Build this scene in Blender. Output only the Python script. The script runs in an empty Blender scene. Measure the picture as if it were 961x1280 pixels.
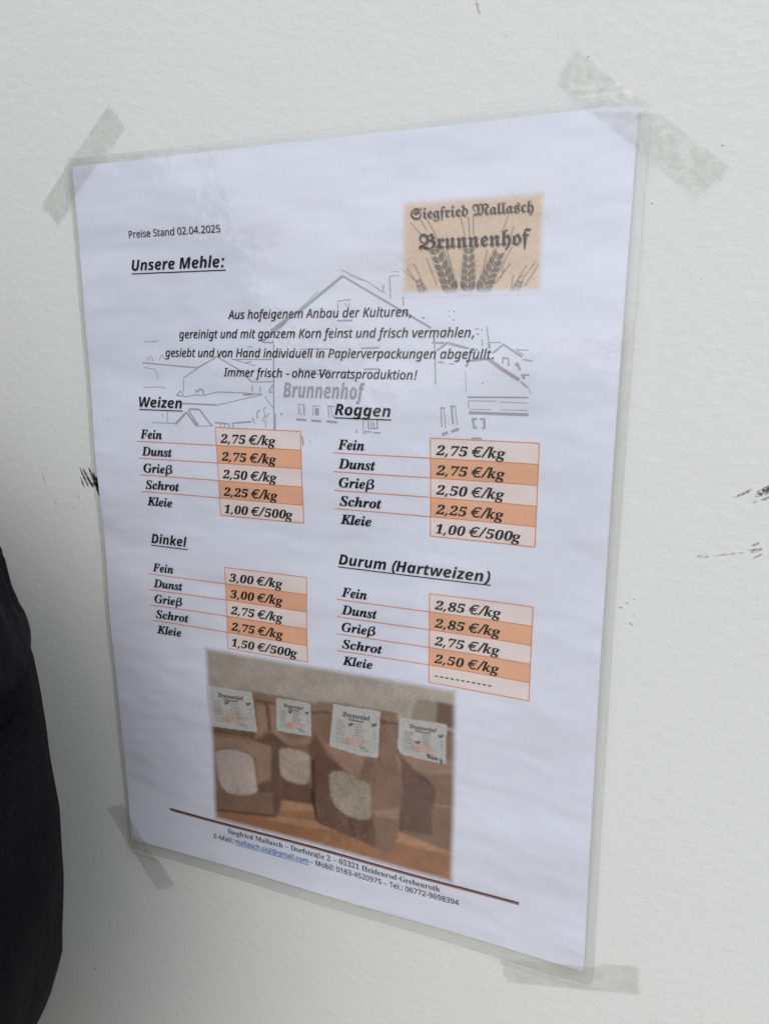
import bpy, bmesh, math, random
import numpy as np
from mathutils import Vector, Matrix
from math import radians, sin, cos, pi, exp

random.seed(7)
np.random.seed(7)
S = bpy.context.scene
COL = S.collection

# ---------------------------------------------------------------- camera
# Page frame: millimetres, x right and y down from the paper's top left corner,
# the wall stands at Y = 0 and the ground at Z = 0.
TOP = 1.2


def W(x, y, out=0.0):
    return Vector((x / 1000, -out / 1000, TOP - y / 1000))


cd = bpy.data.cameras.new('camera')
cam = bpy.data.objects.new('camera', cd)
COL.objects.link(cam)
cam.matrix_world = Matrix(((0.9260001, -0.0803342, 0.3688769, 0.232905),
                           (0.3774992, 0.2080370, -0.9023386, -0.252223),
                           (-0.0042514, 0.9748164, 0.2229684, TOP - 0.065062),
                           (0, 0, 0, 1)))
cd.sensor_fit = 'VERTICAL'
cd.sensor_height = 36
cd.sensor_width = 27
cd.lens = 26.91
cd.clip_start = 0.01
cd.clip_end = 2000
cd.dof.use_dof = True
cd.dof.focus_distance = 0.30
cd.dof.aperture_fstop = 30.0
S.camera = cam

# ---------------------------------------------------------------- daylight
SUN_EL, SUN_AZ = radians(50), radians(16)     # soft overcast light from front left
world = bpy.data.worlds.new('World')
S.world = world
world.use_nodes = True
nt = world.node_tree
bg = nt.nodes['Background']
sky = nt.nodes.new('ShaderNodeTexSky')
sky.sky_type = 'NISHITA'
sky.sun_disc = False
sky.sun_elevation = SUN_EL
sky.sun_rotation = radians(180) - SUN_AZ
sky.air_density = 1.0
sky.dust_density = 1.5
sky.ozone_density = 1.0
hs = nt.nodes.new('ShaderNodeHueSaturation')
hs.inputs['Saturation'].default_value = 0.45
nt.links.new(sky.outputs[0], hs.inputs['Color'])
nt.links.new(hs.outputs[0], bg.inputs[0])
bg.inputs[1].default_value = 0.145
sl = bpy.data.lights.new('sun', 'SUN')
sl.energy = 0.7
sl.angle = radians(60)
sl.color = (1.0, 0.98, 0.965)
sun = bpy.data.objects.new('sun', sl)
COL.objects.link(sun)
ld = Vector((-sin(SUN_AZ) * cos(SUN_EL), cos(SUN_AZ) * cos(SUN_EL), -sin(SUN_EL)))
sun.rotation_euler = ld.to_track_quat('-Z', 'Y').to_euler()
sun.location = (2, -3, 4)

S.render.engine = 'CYCLES'
S.cycles.transparent_max_bounces = 24
S.cycles.max_bounces = 8
S.view_settings.view_transform = 'Standard'
S.view_settings.look = 'None'
S.view_settings.exposure = 0.19
S.view_settings.gamma = 1.0

# letter outlines as plain numbers: style: character code: (advance, contours as x, y pairs in 1/1000)
GLYPH_NUMBERS = {
82: {
32:(175,[]),
45:(216,[[27,154,27,206,189,206,189,154]]),
46:(180,[[89,-9,74,-7,60,1,51,15,48,36,51,57,60,71,74,79,89,81,106,79,119,71,129,57,132,36,129,15,119,1,106,-7]]),
48:(384,[[191,-7,142,1,102,22,72,59,50,108,37,169,33,240,35,290,40,334,49,373,61,407,78,435,99,458,125,474,156,484,191,487,241,480,281,458,312,422,334,373,347,313,351,240,349,191,344,147,335,108,322,74,305,45,284,23,258,6,227,-3],[191,44,224,49,249,65,268,92,281,130,289,180,291,240,289,300,281,349,268,388,249,415,224,431,191,437,159,431,133,415,115,388,102,349,95,300,92,240,95,180,102,131,115,93,133,65,159,49]]),
49:(384,[[181,0,181,335,181,381,183,418,164,400,142,381,91,339,60,379,189,480,238,480,238,0]]),
50:(384,[[32,0,32,49,158,176,181,199,201,221,219,240,234,259,247,278,257,296,264,315,268,334,269,355,267,380,259,400,246,415,229,427,208,434,185,436,162,435,142,430,123,424,105,415,87,403,69,390,38,430,57,445,79,458,102,470,128,479,155,484,185,486,226,482,262,471,291,452,312,427,325,396,330,359,328,334,323,311,314,288,303,267,288,245,271,224,252,202,230,179,207,155,107,56,107,54,349,54,349,0]]),
51:(384,[[162,-7,137,-6,114,-4,92,-1,71,4,50,11,30,19,30,75,51,65,73,58,95,51,118,47,141,44,163,43,202,46,233,54,256,68,271,87,281,110,284,138,280,165,268,186,249,202,222,213,189,220,150,222,103,222,103,273,150,273,187,275,217,284,240,298,257,316,267,338,271,363,265,394,247,417,230,428,208,434,183,437,159,435,136,431,117,425,99,417,80,407,62,396,33,437,51,449,72,461,96,471,123,480,152,485,183,486,229,483,266,471,294,453,315,428,327,400,331,367,328,337,319,312,304,290,284,274,260,261,232,253,232,250,267,243,296,231,318,214,333,192,343,166,346,136,344,110,337,85,326,62,311,42,291,25,266,11,237,1,202,-5]]),
52:(384,[[244,0,244,109,14,109,14,159,240,482,301,482,301,162,371,162,371,109,301,109,301,0],[72,162,244,162,244,313,245,372,247,419,244,419,231,392,216,367]]),
53:(384,[[167,-7,142,-6,119,-4,97,0,67,8,42,19,42,75,60,66,79,58,101,52,124,47,146,45,167,44,200,46,229,55,253,69,271,89,282,115,285,147,282,176,273,200,257,219,234,233,203,242,165,244,122,241,83,234,54,253,72,480,312,480,312,426,122,426,111,287,142,291,185,294,231,290,270,278,302,257,326,229,341,195,346,153,341,107,325,68,299,36,263,12,219,-2]]),
54:(384,[[200,-7,171,-4,143,3,118,16,95,34,75,57,59,86,47,120,39,160,37,205,38,239,41,273,46,307,54,339,65,369,79,397,97,423,119,444,146,462,177,475,214,484,257,486,288,485,316,480,316,430,288,436,258,438,229,436,203,431,181,422,162,411,145,397,132,380,121,361,113,341,106,318,101,295,98,270,96,244,100,244,119,266,143,284,163,293,187,298,214,300,253,296,286,283,314,262,336,233,348,197,353,154,348,108,334,69,311,36,281,12,244,-2],[199,43,226,46,249,55,268,70,283,92,291,120,294,154,292,183,284,207,271,227,253,242,230,251,201,254,172,251,146,241,126,226,110,208,100,187,97,166,100,137,108,108,122,82,142,61,168,48]]),
55:(384,[[91,0,288,426,30,426,30,480,351,480,351,434,156,0]]),
56:(384,[[193,-7,146,-3,106,8,75,27,51,53,38,85,33,122,36,153,47,179,63,202,83,221,107,237,132,251,110,265,90,281,73,299,59,320,51,344,48,372,50,395,57,416,67,434,81,450,98,463,118,473,141,480,165,485,191,486,231,483,265,473,295,457,317,434,331,406,335,371,332,344,323,321,308,301,289,283,268,268,244,254,263,244,281,233,298,222,319,203,336,181,347,155,351,124,346,87,332,55,308,29,276,9,238,-3],[194,277,216,287,236,299,253,312,266,328,274,347,277,369,271,399,253,421,236,431,215,437,191,439,168,437,147,431,130,421,112,399,106,369,109,347,118,328,132,312,150,299],[192,40,222,43,247,51,267,63,281,80,290,100,293,124,290,146,281,165,265,182,245,196,221,210,192,222,181,226,154,213,132,199,114,183,101,165,93,145,91,122,93,100,102,80,116,63,135,51,161,43]]),
57:(384,[[129,-7,98,-5,69,0,69,50,96,44,128,42,157,43,183,49,205,57,224,69,240,83,254,99,265,118,274,138,280,161,285,185,288,209,289,235,285,235,267,214,243,196,222,187,199,181,171,179,133,184,99,196,72,217,50,246,38,282,34,324,36,356,42,385,53,411,67,433,85,452,106,467,130,478,157,484,187,486,216,484,244,476,269,463,292,445,312,422,328,393,340,359,347,320,349,275,348,240,345,206,340,173,332,141,322,110,307,82,289,57,267,35,240,17,208,4,171,-4],[184,226,214,229,240,239,261,254,276,272,286,292,289,314,287,342,278,371,264,397,244,418,227,428,208,434,187,437,161,433,138,424,119,409,104,387,95,359,92,325,95,296,102,272,115,252,132,237,155,229]]),
58:(180,[[89,278,74,281,60,289,51,303,48,324,51,345,60,359,74,367,89,369,106,367,119,359,129,345,132,324,129,303,119,289,106,281],[89,-9,74,-7,60,1,51,15,48,36,51,57,60,71,74,79,89,81,106,79,119,71,129,57,132,36,129,15,119,1,106,-7]]),
64:(604,[[291,-60,241,-56,195,-47,155,-30,120,-8,92,21,69,55,52,94,42,139,39,188,41,229,48,267,58,304,73,338,92,369,115,397,141,421,171,441,204,458,241,470,281,477,324,480,369,476,410,467,448,451,482,429,510,401,534,368,551,330,561,287,565,240,564,219,562,199,558,179,549,151,536,126,519,104,500,88,476,77,449,73,421,78,400,91,386,110,378,132,375,132,360,109,339,90,322,81,302,75,280,73,249,77,222,88,201,107,186,133,176,163,173,198,175,227,181,253,191,276,204,297,220,315,240,330,263,341,288,347,316,349,345,348,374,344,399,339,418,333,412,197,411,180,411,173,414,144,423,126,437,118,453,115,472,119,488,132,501,152,510,178,514,197,517,218,518,240,515,280,507,315,493,346,474,373,451,395,423,412,393,425,360,433,324,435,275,432,232,421,194,404,162,380,135,351,115,317,99,278,90,236,87,190,93,129,111,78,140,38,180,8,230,-10,291,-15,318,-14,344,-11,369,-6,393,0,415,6,435,13,435,-32,415,-40,394,-46,370,-52,346,-56,319,-59],[289,115,312,118,330,127,343,143,353,164,359,188,362,216,366,300,344,305,316,307,287,303,263,291,246,272,234,249,228,224,226,197,228,171,233,150,243,134,263,120]]),
69:(373,[[65,0,65,480,333,480,333,426,126,426,126,277,321,277,321,224,126,224,126,53,333,53,333,0]]),
77:(609,[[65,0,65,480,154,480,302,87,305,87,455,480,544,480,544,0,484,0,484,295,486,364,489,420,486,420,326,0,277,0,119,420,116,420,120,364,121,291,121,0]]),
80:(406,[[65,0,65,480,192,480,249,475,295,463,329,443,353,415,367,380,372,338,370,313,364,288,354,264,340,243,320,224,294,208,263,196,225,189,181,187,126,187,126,0],[126,238,174,238,216,241,250,248,276,261,295,279,306,304,310,336,306,364,296,387,280,405,257,418,225,425,187,428,126,428]]),
83:(369,[[166,-7,140,-6,115,-4,91,-1,60,7,34,16,34,74,52,67,72,60,94,54,119,50,143,47,169,46,201,48,228,55,249,66,265,82,274,101,277,123,274,145,267,163,253,178,232,192,214,202,191,211,164,222,126,238,96,256,72,276,54,300,44,329,40,364,42,388,49,410,60,429,74,446,92,460,114,471,138,480,165,485,193,486,219,485,243,483,266,479,287,473,307,467,326,459,307,408,281,418,253,426,233,430,213,432,192,433,165,431,142,425,124,414,107,392,101,363,104,341,111,323,125,308,144,294,161,285,182,276,206,267,233,256,257,245,278,233,296,221,310,207,322,191,330,173,335,152,337,128,332,89,317,56,291,29,256,9,215,-3]]),
84:(373,[[156,0,156,426,7,426,7,480,366,480,366,426,217,426,217,0]]),
97:(377,[[144,-7,114,-4,86,5,63,19,45,40,34,67,31,100,36,133,50,161,73,183,106,200,150,210,203,215,265,217,265,238,262,265,256,286,245,301,222,314,190,318,163,316,136,310,112,301,89,291,71,335,96,347,126,357,148,362,170,365,193,366,233,363,266,353,291,337,308,314,319,283,322,245,322,0,279,0,268,51,265,51,249,33,233,19,216,7,196,0,173,-5],[158,41,187,44,212,52,234,66,251,86,261,112,264,144,264,176,211,174,171,170,140,163,118,152,98,130,92,99,97,73,110,55,132,44]]),
98:(413,[[228,-7,201,-5,178,0,158,9,134,26,116,46,111,46,99,0,57,0,57,510,116,510,116,386,115,344,113,312,116,312,134,333,158,351,178,359,201,364,228,366,269,361,305,345,335,319,358,283,372,237,376,180,372,123,358,77,335,40,305,14,269,-1],[219,42,248,46,273,58,291,78,304,105,312,139,315,181,304,256,272,302,218,317,183,313,157,302,138,284,126,258,119,224,116,182,116,179,119,138,126,105,138,78,157,58,184,46]]),
99:(322,[[201,-7,171,-5,143,2,117,13,93,28,74,48,58,73,46,103,39,138,37,178,39,220,47,256,59,286,76,311,96,332,119,347,146,358,174,365,206,367,233,365,259,361,282,355,300,347,282,298,244,310,224,314,204,315,145,300,110,254,98,179,101,139,110,105,124,79,144,60,170,48,201,44,229,46,253,50,274,57,294,65,294,13,275,4,254,-2,230,-5]]),
100:(413,[[185,-7,143,-2,107,14,77,40,55,76,41,123,37,179,41,236,55,283,78,319,108,346,144,361,185,367,211,365,234,360,254,351,278,334,297,314,301,314,299,339,297,367,297,510,356,510,356,0,308,0,300,48,297,48,278,27,254,9,234,0,211,-5],[194,42,228,46,255,56,274,74,287,98,295,129,298,168,298,179,295,220,288,254,275,282,256,302,229,314,193,318,164,313,140,301,122,280,109,252,101,218,98,178,101,138,109,105,122,78,141,58,165,46]]),
101:(379,[[210,-7,177,-4,147,3,120,14,96,30,75,51,59,76,47,106,39,140,37,177,39,215,46,249,57,279,72,305,90,326,112,344,138,357,166,364,196,367,226,364,252,358,276,347,296,331,313,312,327,290,337,264,343,235,345,204,345,169,98,169,102,131,113,100,129,76,152,58,180,47,213,44,235,44,255,46,274,50,301,58,328,69,328,17,301,6,274,-1,255,-4,234,-6],[99,216,283,216,280,244,273,269,262,290,245,306,223,315,195,318,169,315,147,306,129,291,114,271,105,245]]),
103:(413,[[195,-161,145,-159,102,-151,65,-138,65,-84,103,-100,148,-109,198,-112,227,-109,251,-100,271,-85,286,-65,295,-40,298,-11,298,3,298,27,300,48,297,48,268,17,231,-1,185,-7,142,-1,106,15,76,42,54,79,41,125,37,179,41,233,54,278,76,316,106,344,142,361,185,367,208,365,229,361,249,353,267,343,283,329,298,312,301,312,309,360,356,360,356,-6,352,-53,338,-92,317,-122,286,-144,245,-157],[194,42,227,45,253,55,273,71,287,94,295,126,298,165,298,179,295,224,287,259,273,285,252,303,226,313,193,317,165,313,142,301,123,281,109,254,101,220,98,179,101,138,109,104,123,77,141,57,165,46]]),
104:(415,[[57,0,57,510,116,510,116,361,115,335,113,310,117,310,130,327,146,341,164,352,185,360,206,364,229,366,269,363,302,352,328,335,346,310,357,276,361,234,361,0,302,0,302,230,293,278,266,307,222,317,186,313,158,302,139,283,126,257,119,225,116,186,116,0]]),
105:(173,[[87,420,74,422,62,429,55,441,52,457,55,474,62,486,74,493,87,495,100,493,111,486,119,474,122,457,119,441,111,429,100,422],[57,0,57,360,116,360,116,0]]),
108:(173,[[57,0,57,510,116,510,116,0]]),
109:(628,[[57,0,57,360,105,360,113,311,117,311,129,328,144,342,162,353,182,361,202,365,223,367,273,360,310,340,333,306,336,306,350,325,366,340,386,352,407,360,429,365,452,367,489,363,520,353,543,335,560,310,570,277,574,234,574,0,515,0,515,232,507,279,483,308,442,317,410,314,385,304,367,287,355,264,347,234,345,199,345,0,286,0,286,232,278,279,253,308,212,317,180,313,155,302,137,283,125,258,118,226,116,187,116,0]]),
110:(415,[[57,0,57,360,105,360,113,311,117,311,130,328,146,342,165,353,186,361,208,365,230,367,270,363,302,353,328,335,346,310,357,277,361,234,361,0,302,0,302,230,293,278,266,307,222,317,186,313,158,302,139,283,126,258,119,226,116,187,116,0]]),
111:(406,[[202,-7,172,-4,143,3,117,15,94,32,75,53,58,79,46,109,39,143,37,181,42,236,57,282,82,318,116,345,156,361,204,367,236,364,264,357,290,345,314,328,333,307,349,282,361,252,368,218,370,181,365,126,350,79,325,42,291,15,250,-1],[203,42,237,46,263,59,283,80,298,107,306,141,309,181,306,220,298,253,283,281,263,301,236,313,203,317,169,313,143,301,123,281,109,253,101,220,98,181,101,141,109,107,123,80,143,59,170,46]]),
114:(277,[[57,0,57,360,105,360,112,294,115,294,128,313,143,330,160,345,179,357,201,364,225,367,247,366,267,363,260,308,241,312,221,313,194,309,169,298,147,280,131,256,123,236,118,215,116,192,116,0]]),
115:(322,[[148,-7,124,-6,102,-4,83,-1,57,7,35,16,35,70,59,60,87,50,107,45,128,42,149,41,176,43,198,47,214,55,229,72,234,94,233,107,227,118,217,129,200,140,177,151,146,164,124,173,104,182,86,191,64,206,48,223,38,244,34,271,38,299,51,323,72,342,99,356,132,364,169,367,191,366,211,364,231,360,258,353,284,343,264,296,241,304,216,312,191,317,165,318,133,315,110,307,95,293,91,275,93,261,99,249,111,239,129,229,152,219,183,206,205,198,225,189,242,180,263,165,279,147,288,126,291,99,287,67,274,41,253,20,224,5,189,-4]]),
116:(242,[[167,-7,140,-4,115,3,94,16,77,37,68,55,63,78,62,105,62,314,11,314,11,343,62,366,86,443,121,443,121,360,225,360,225,314,121,314,121,106,125,77,137,57,155,46,177,42,205,44,228,49,228,4,201,-4]]),
},
73: {
32:(175,[]),
33:(181,[[100,135,155,480,227,480,138,135],[88,-9,72,-7,61,1,55,15,56,36,63,57,75,71,90,79,107,81,122,79,134,71,141,57,139,36,132,15,119,1,104,-7]]),
44:(180,[[9,-87,46,-3,58,27,69,53,77,78,141,78,144,71,132,46,118,20,102,-8,85,-35,69,-62,53,-87]]),
45:(216,[[59,154,70,206,233,206,222,154]]),
46:(180,[[87,-9,72,-7,61,1,55,15,56,36,63,57,75,71,90,79,106,81,122,79,134,71,141,57,139,36,132,15,119,1,104,-7]]),
65:(377,[[-38,0,222,480,285,480,345,0,285,0,267,149,105,149,28,0],[134,203,261,203,251,304,245,360,242,414,240,414,216,360,186,301]]),
72:(457,[[28,0,130,480,189,480,146,277,357,277,400,480,459,480,358,0,299,0,346,224,135,224,88,0]]),
73:(218,[[-13,0,-7,33,50,46,132,433,81,446,88,480,256,480,249,446,191,433,109,46,161,33,154,0]]),
75:(377,[[28,0,129,480,189,480,139,246,181,291,365,480,437,480,229,269,343,0,277,0,183,232,128,191,87,0]]),
80:(381,[[28,0,129,480,237,480,284,476,321,464,348,445,366,420,377,389,381,355,375,305,357,263,327,230,286,206,233,192,170,187,127,187,87,0],[138,238,179,238,219,241,253,250,282,266,303,288,315,317,320,353,317,377,310,396,297,410,280,420,257,426,229,428,178,428]]),
86:(371,[[113,0,62,480,121,480,151,176,155,120,157,68,158,68,181,119,210,177,366,480,433,480,177,0]]),
97:(381,[[130,-7,103,-3,79,7,59,25,44,49,35,79,32,116,34,149,38,181,45,212,55,241,67,268,82,292,99,313,117,332,138,347,160,358,184,364,209,367,231,365,250,358,267,348,286,328,300,304,303,304,324,360,369,360,293,0,246,0,255,66,252,66,236,48,218,31,198,15,177,3,154,-4],[149,42,174,47,198,60,213,74,227,90,241,109,253,131,263,154,271,179,278,215,279,245,275,274,262,297,241,312,215,317,190,313,167,301,146,281,128,256,117,236,109,214,102,191,97,166,94,141,93,115,96,83,107,60,125,47]]),
98:(389,[[181,-7,158,-5,138,1,122,12,102,32,89,55,85,55,63,0,19,0,127,510,186,510,161,390,150,345,140,309,136,293,138,293,155,312,173,329,191,344,211,356,233,364,257,366,285,363,309,352,329,335,344,311,353,281,356,244,355,212,351,180,344,150,335,121,323,94,309,70,293,48,274,29,254,14,231,2,207,-4],[176,42,202,47,225,59,246,79,263,105,273,126,281,147,287,171,292,195,295,220,296,244,289,285,270,309,238,317,216,313,193,301,178,288,164,273,150,256,138,236,128,214,119,191,113,166,109,141,107,115,112,86,124,62,146,47]]),
99:(304,[[166,-7,129,-3,96,8,69,27,49,53,36,87,32,128,34,159,38,190,45,219,55,247,68,272,83,296,100,316,120,333,142,348,167,358,193,365,220,367,244,366,267,362,290,356,310,349,293,300,261,312,242,316,221,317,196,314,174,305,154,291,136,272,121,249,109,222,100,193,94,161,93,128,95,103,102,82,114,65,130,52,149,45,172,42,195,44,217,49,259,64,259,15,239,6,217,-1,192,-5]]),
100:(389,[[130,-7,103,-3,79,7,59,24,44,48,35,79,32,116,34,149,38,180,44,211,54,239,65,266,80,290,96,312,115,331,135,346,158,357,182,364,209,366,231,364,251,358,267,348,286,327,300,304,303,304,310,348,318,393,343,510,401,510,293,0,244,0,252,66,249,66,233,47,215,30,196,15,176,3,154,-4],[150,42,172,46,195,59,210,71,224,86,237,103,249,123,260,145,268,168,275,193,279,218,280,244,276,274,264,297,244,312,213,317,187,313,164,300,144,280,126,254,116,234,108,212,101,189,97,164,94,140,93,115,99,75,118,50]]),
101:(335,[[163,-7,124,-3,92,10,66,30,47,57,36,90,32,129,34,157,38,186,45,214,54,241,66,267,81,290,97,312,116,330,137,346,160,357,185,364,212,367,243,364,269,357,289,345,303,328,312,307,315,283,313,260,305,239,293,219,276,201,253,186,225,173,191,163,151,158,105,156,93,156,92,143,92,131,94,106,101,84,112,66,128,53,148,45,173,42,198,44,222,50,245,58,271,70,271,19,246,9,221,1,194,-5],[102,203,107,203,133,204,158,207,181,211,212,220,236,234,252,253,257,278,254,294,245,307,230,315,209,318,188,314,167,304,147,288,128,265,114,237]]),
102:(214,[[-32,-161,-56,-159,-75,-154,-75,-105,-57,-110,-38,-112,-16,-107,0,-92,8,-77,16,-58,21,-36,95,315,33,315,38,340,105,362,112,394,120,423,129,447,139,466,156,488,178,503,204,511,234,514,269,510,298,501,282,456,262,462,237,465,214,462,196,451,186,438,178,419,171,394,163,360,240,360,232,315,154,315,79,-42,70,-77,58,-106,42,-130,22,-147,-2,-158]]),
103:(389,[[125,-161,104,-160,83,-158,64,-155,38,-147,17,-138,17,-84,37,-94,64,-103,94,-110,123,-112,149,-110,172,-103,191,-92,208,-76,220,-53,229,-25,235,1,244,38,252,66,249,66,233,48,216,31,197,15,177,3,154,-4,130,-7,103,-3,79,7,59,25,44,49,35,79,32,116,34,148,38,180,44,210,54,239,65,266,80,290,96,312,115,331,135,346,158,358,182,364,209,367,231,365,251,358,267,348,287,328,300,304,303,304,325,360,370,360,288,-21,275,-67,255,-103,231,-129,201,-147,165,-158],[150,42,173,47,195,59,210,72,224,87,237,104,249,124,259,146,268,169,274,194,278,219,279,244,276,274,264,297,244,312,214,317,188,313,165,300,144,280,126,254,116,234,108,212,101,189,97,164,94,140,93,115,99,75,118,50]]),
104:(389,[[19,0,127,510,186,510,157,378,147,336,136,293,139,293,153,310,169,326,188,342,209,355,233,363,261,366,286,363,308,356,327,343,340,325,349,302,351,274,349,248,344,219,297,0,238,0,285,226,290,252,291,270,289,290,280,305,266,314,244,317,221,313,195,301,178,288,162,271,146,250,132,223,120,192,111,155,78,0]]),
105:(173,[[143,420,130,422,120,428,113,438,111,451,113,468,121,482,134,491,150,494,174,487,181,464,178,446,169,431,157,423],[19,0,95,360,154,360,78,0]]),
107:(332,[[18,0,126,510,186,510,142,308,135,274,128,247,123,225,111,186,112,186,283,360,353,360,198,206,294,0,229,0,153,169,105,130,78,0]]),
108:(173,[[18,0,127,510,186,510,77,0]]),
109:(588,[[19,0,95,360,144,360,136,293,140,293,168,327,186,343,206,355,229,364,255,367,278,364,297,357,312,346,324,330,332,310,336,287,339,287,354,306,371,325,391,342,412,355,436,364,463,367,488,364,510,357,527,344,540,326,547,304,550,278,548,248,543,219,496,0,437,0,485,226,490,252,491,273,488,291,480,305,466,314,445,317,423,313,399,301,383,288,368,271,354,251,341,226,330,197,321,163,287,0,228,0,275,226,280,252,281,270,279,290,271,305,258,314,238,317,215,313,191,301,175,288,160,271,145,250,132,223,120,192,111,155,78,0]]),
110:(389,[[16,-2,93,362,146,362,138,296,152,312,169,329,187,345,209,357,233,366,261,369,288,366,310,358,329,345,342,327,351,305,353,278,351,246,346,218,298,-2,235,-2,283,226,288,252,290,272,285,296,270,310,244,315,221,311,196,299,180,287,163,270,148,248,134,223,122,191,113,154,79,-2]]),
111:(378,[[167,-5,128,-1,95,11,68,32,48,60,36,93,32,133,34,161,37,188,44,216,52,242,64,267,78,290,94,311,113,329,134,344,158,356,184,362,212,365,251,361,284,348,311,327,331,300,343,266,347,226,345,198,341,171,335,144,326,117,315,92,301,69,285,48,266,30,245,15,221,4,195,-3],[170,44,191,46,210,54,228,66,245,83,259,105,270,131,279,161,284,195,286,232,284,252,279,272,270,289,256,303,237,313,213,316,189,313,168,304,149,290,132,272,118,249,107,223,99,194,94,164,92,131,94,105,101,84,112,66,128,54,147,46]]),
112:(389,[[-15,-161,95,360,144,360,136,293,138,293,155,312,172,329,191,344,212,356,234,364,259,366,286,363,309,352,329,335,344,311,353,281,356,243,355,211,351,180,344,149,335,120,323,93,309,69,293,47,274,29,254,13,231,2,207,-4,181,-7,158,-5,139,1,122,12,103,32,89,55,85,55,82,25,77,-6,44,-161],[176,42,202,47,225,59,246,79,263,105,273,126,281,147,287,171,292,195,295,220,296,244,289,285,270,309,238,317,216,313,193,301,178,288,164,273,150,256,138,236,128,215,119,191,113,167,109,141,107,115,112,86,124,62,146,47]]),
114:(267,[[19,0,95,360,144,360,136,293,140,293,169,329,186,344,204,356,225,364,249,367,269,366,288,362,275,309,241,313,220,310,200,303,181,291,165,275,150,256,138,234,127,211,119,188,113,165,78,0]]),
115:(290,[[104,-7,73,-5,47,0,24,7,3,16,3,71,23,60,47,51,74,44,102,42,126,43,147,49,163,57,178,75,183,98,180,116,171,131,152,145,123,163,99,178,80,192,65,208,54,224,48,243,46,265,49,293,60,318,79,338,104,354,133,364,168,367,189,366,210,363,229,359,255,351,277,342,258,295,219,310,195,315,168,317,142,314,122,303,109,288,105,268,108,252,117,237,134,223,164,205,186,192,205,178,221,164,234,147,241,127,244,104,240,71,227,43,206,21,178,6,144,-4]]),
116:(223,[[124,-7,101,-5,81,1,63,11,49,25,41,46,38,72,40,94,44,120,85,315,30,315,35,342,95,367,137,442,172,442,154,360,244,360,235,315,145,315,103,119,99,99,97,79,99,64,106,52,117,44,133,42,156,44,181,50,181,5,156,-3]]),
117:(389,[[127,-7,101,-4,80,3,61,16,48,34,40,56,37,83,39,112,44,140,91,360,151,360,103,134,98,108,97,89,99,69,108,55,122,45,144,42,167,46,193,58,210,71,227,89,243,110,257,136,269,168,278,205,311,360,369,360,293,0,244,0,252,66,248,66,219,33,200,18,179,5,155,-4]]),
118:(314,[[74,0,32,360,91,360,111,160,115,119,118,75,119,45,121,45,138,83,159,126,177,162,283,360,346,360,151,0]]),
122:(299,[[-10,0,-2,40,222,316,67,316,77,360,295,360,285,312,66,44,237,44,228,0]]),
252:(403,[[64,0,164,480,440,480,339,0],[105,34,313,34,399,445,192,445]]),
},
74: {
32:(175,[]),
40:(201,[[103,-106,81,-65,65,-20,57,28,54,79,57,131,66,184,79,238,99,291,123,342,152,391,186,437,226,480,282,480,244,436,211,390,182,340,158,289,139,238,125,185,117,133,114,82,117,32,125,-17,139,-63,158,-106]]),
41:(201,[[-1,-106,36,-63,69,-17,98,32,121,82,140,133,154,185,162,238,165,289,163,340,154,390,140,436,121,480,177,480,199,437,214,391,223,342,225,291,222,238,213,184,199,131,181,79,157,28,128,-20,93,-65,54,-106]]),
58:(180,[[148,278,133,281,121,289,115,303,116,324,124,345,136,359,151,367,167,369,183,367,195,359,201,345,200,324,192,303,180,289,164,281],[87,-9,72,-7,61,1,55,15,56,36,63,57,75,71,90,79,106,81,122,79,134,71,141,57,139,36,132,15,119,1,104,-7]]),
66:(416,[[17,0,119,480,259,480,301,477,338,469,369,455,392,435,406,408,410,373,407,342,398,315,383,292,362,273,336,259,306,250,306,247,326,240,343,229,358,215,369,198,375,179,377,156,375,122,366,93,353,67,334,46,312,29,285,16,255,7,223,2,189,0],[179,289,228,289,260,293,285,304,301,323,307,351,301,376,282,391,251,396,201,396],[135,84,194,84,217,86,237,92,254,102,270,125,276,156,272,178,261,195,243,205,216,209,162,209]]),
68:(455,[[17,0,119,480,248,480,303,474,348,459,385,433,412,397,428,352,434,298,430,240,420,188,403,140,379,99,348,64,311,37,268,16,220,4,165,0],[135,84,170,84,204,87,235,97,261,113,282,135,300,160,314,190,323,223,329,257,331,293,328,325,320,351,307,371,288,385,266,393,239,396,201,396]]),
72:(470,[[17,0,119,480,219,480,179,291,334,291,373,480,473,480,372,0,272,0,316,207,161,207,118,0]]),
77:(591,[[17,0,119,480,251,480,273,121,275,121,455,480,594,480,493,0,401,0,449,227,460,276,472,327,484,371,482,371,295,0,203,0,183,371,180,371,175,333,166,279,154,223,107,0]]),
82:(409,[[17,0,119,480,236,480,281,476,319,466,350,449,374,424,388,390,392,348,389,312,379,281,362,255,341,233,315,216,287,203,372,0,263,0,195,184,156,184,118,0],[174,267,199,267,226,269,248,275,266,285,280,300,287,319,290,343,283,372,261,390,226,396,201,396]]),
85:(464,[[198,-7,152,-3,115,10,85,30,64,58,51,90,46,128,47,152,51,177,116,480,216,480,152,178,148,155,146,137,153,105,174,85,208,79,235,81,257,90,274,104,287,123,298,148,306,179,370,480,470,480,404,169,396,136,384,106,369,79,351,54,329,33,303,16,273,3,238,-4]]),
87:(600,[[75,0,60,480,154,480,156,218,155,162,152,104,154,104,175,160,195,211,316,480,405,480,412,211,412,181,411,143,409,104,412,104,433,164,454,218,562,480,664,480,451,0,338,0,332,218,331,284,332,334,329,334,317,299,305,266,292,236,186,0]]),
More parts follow.
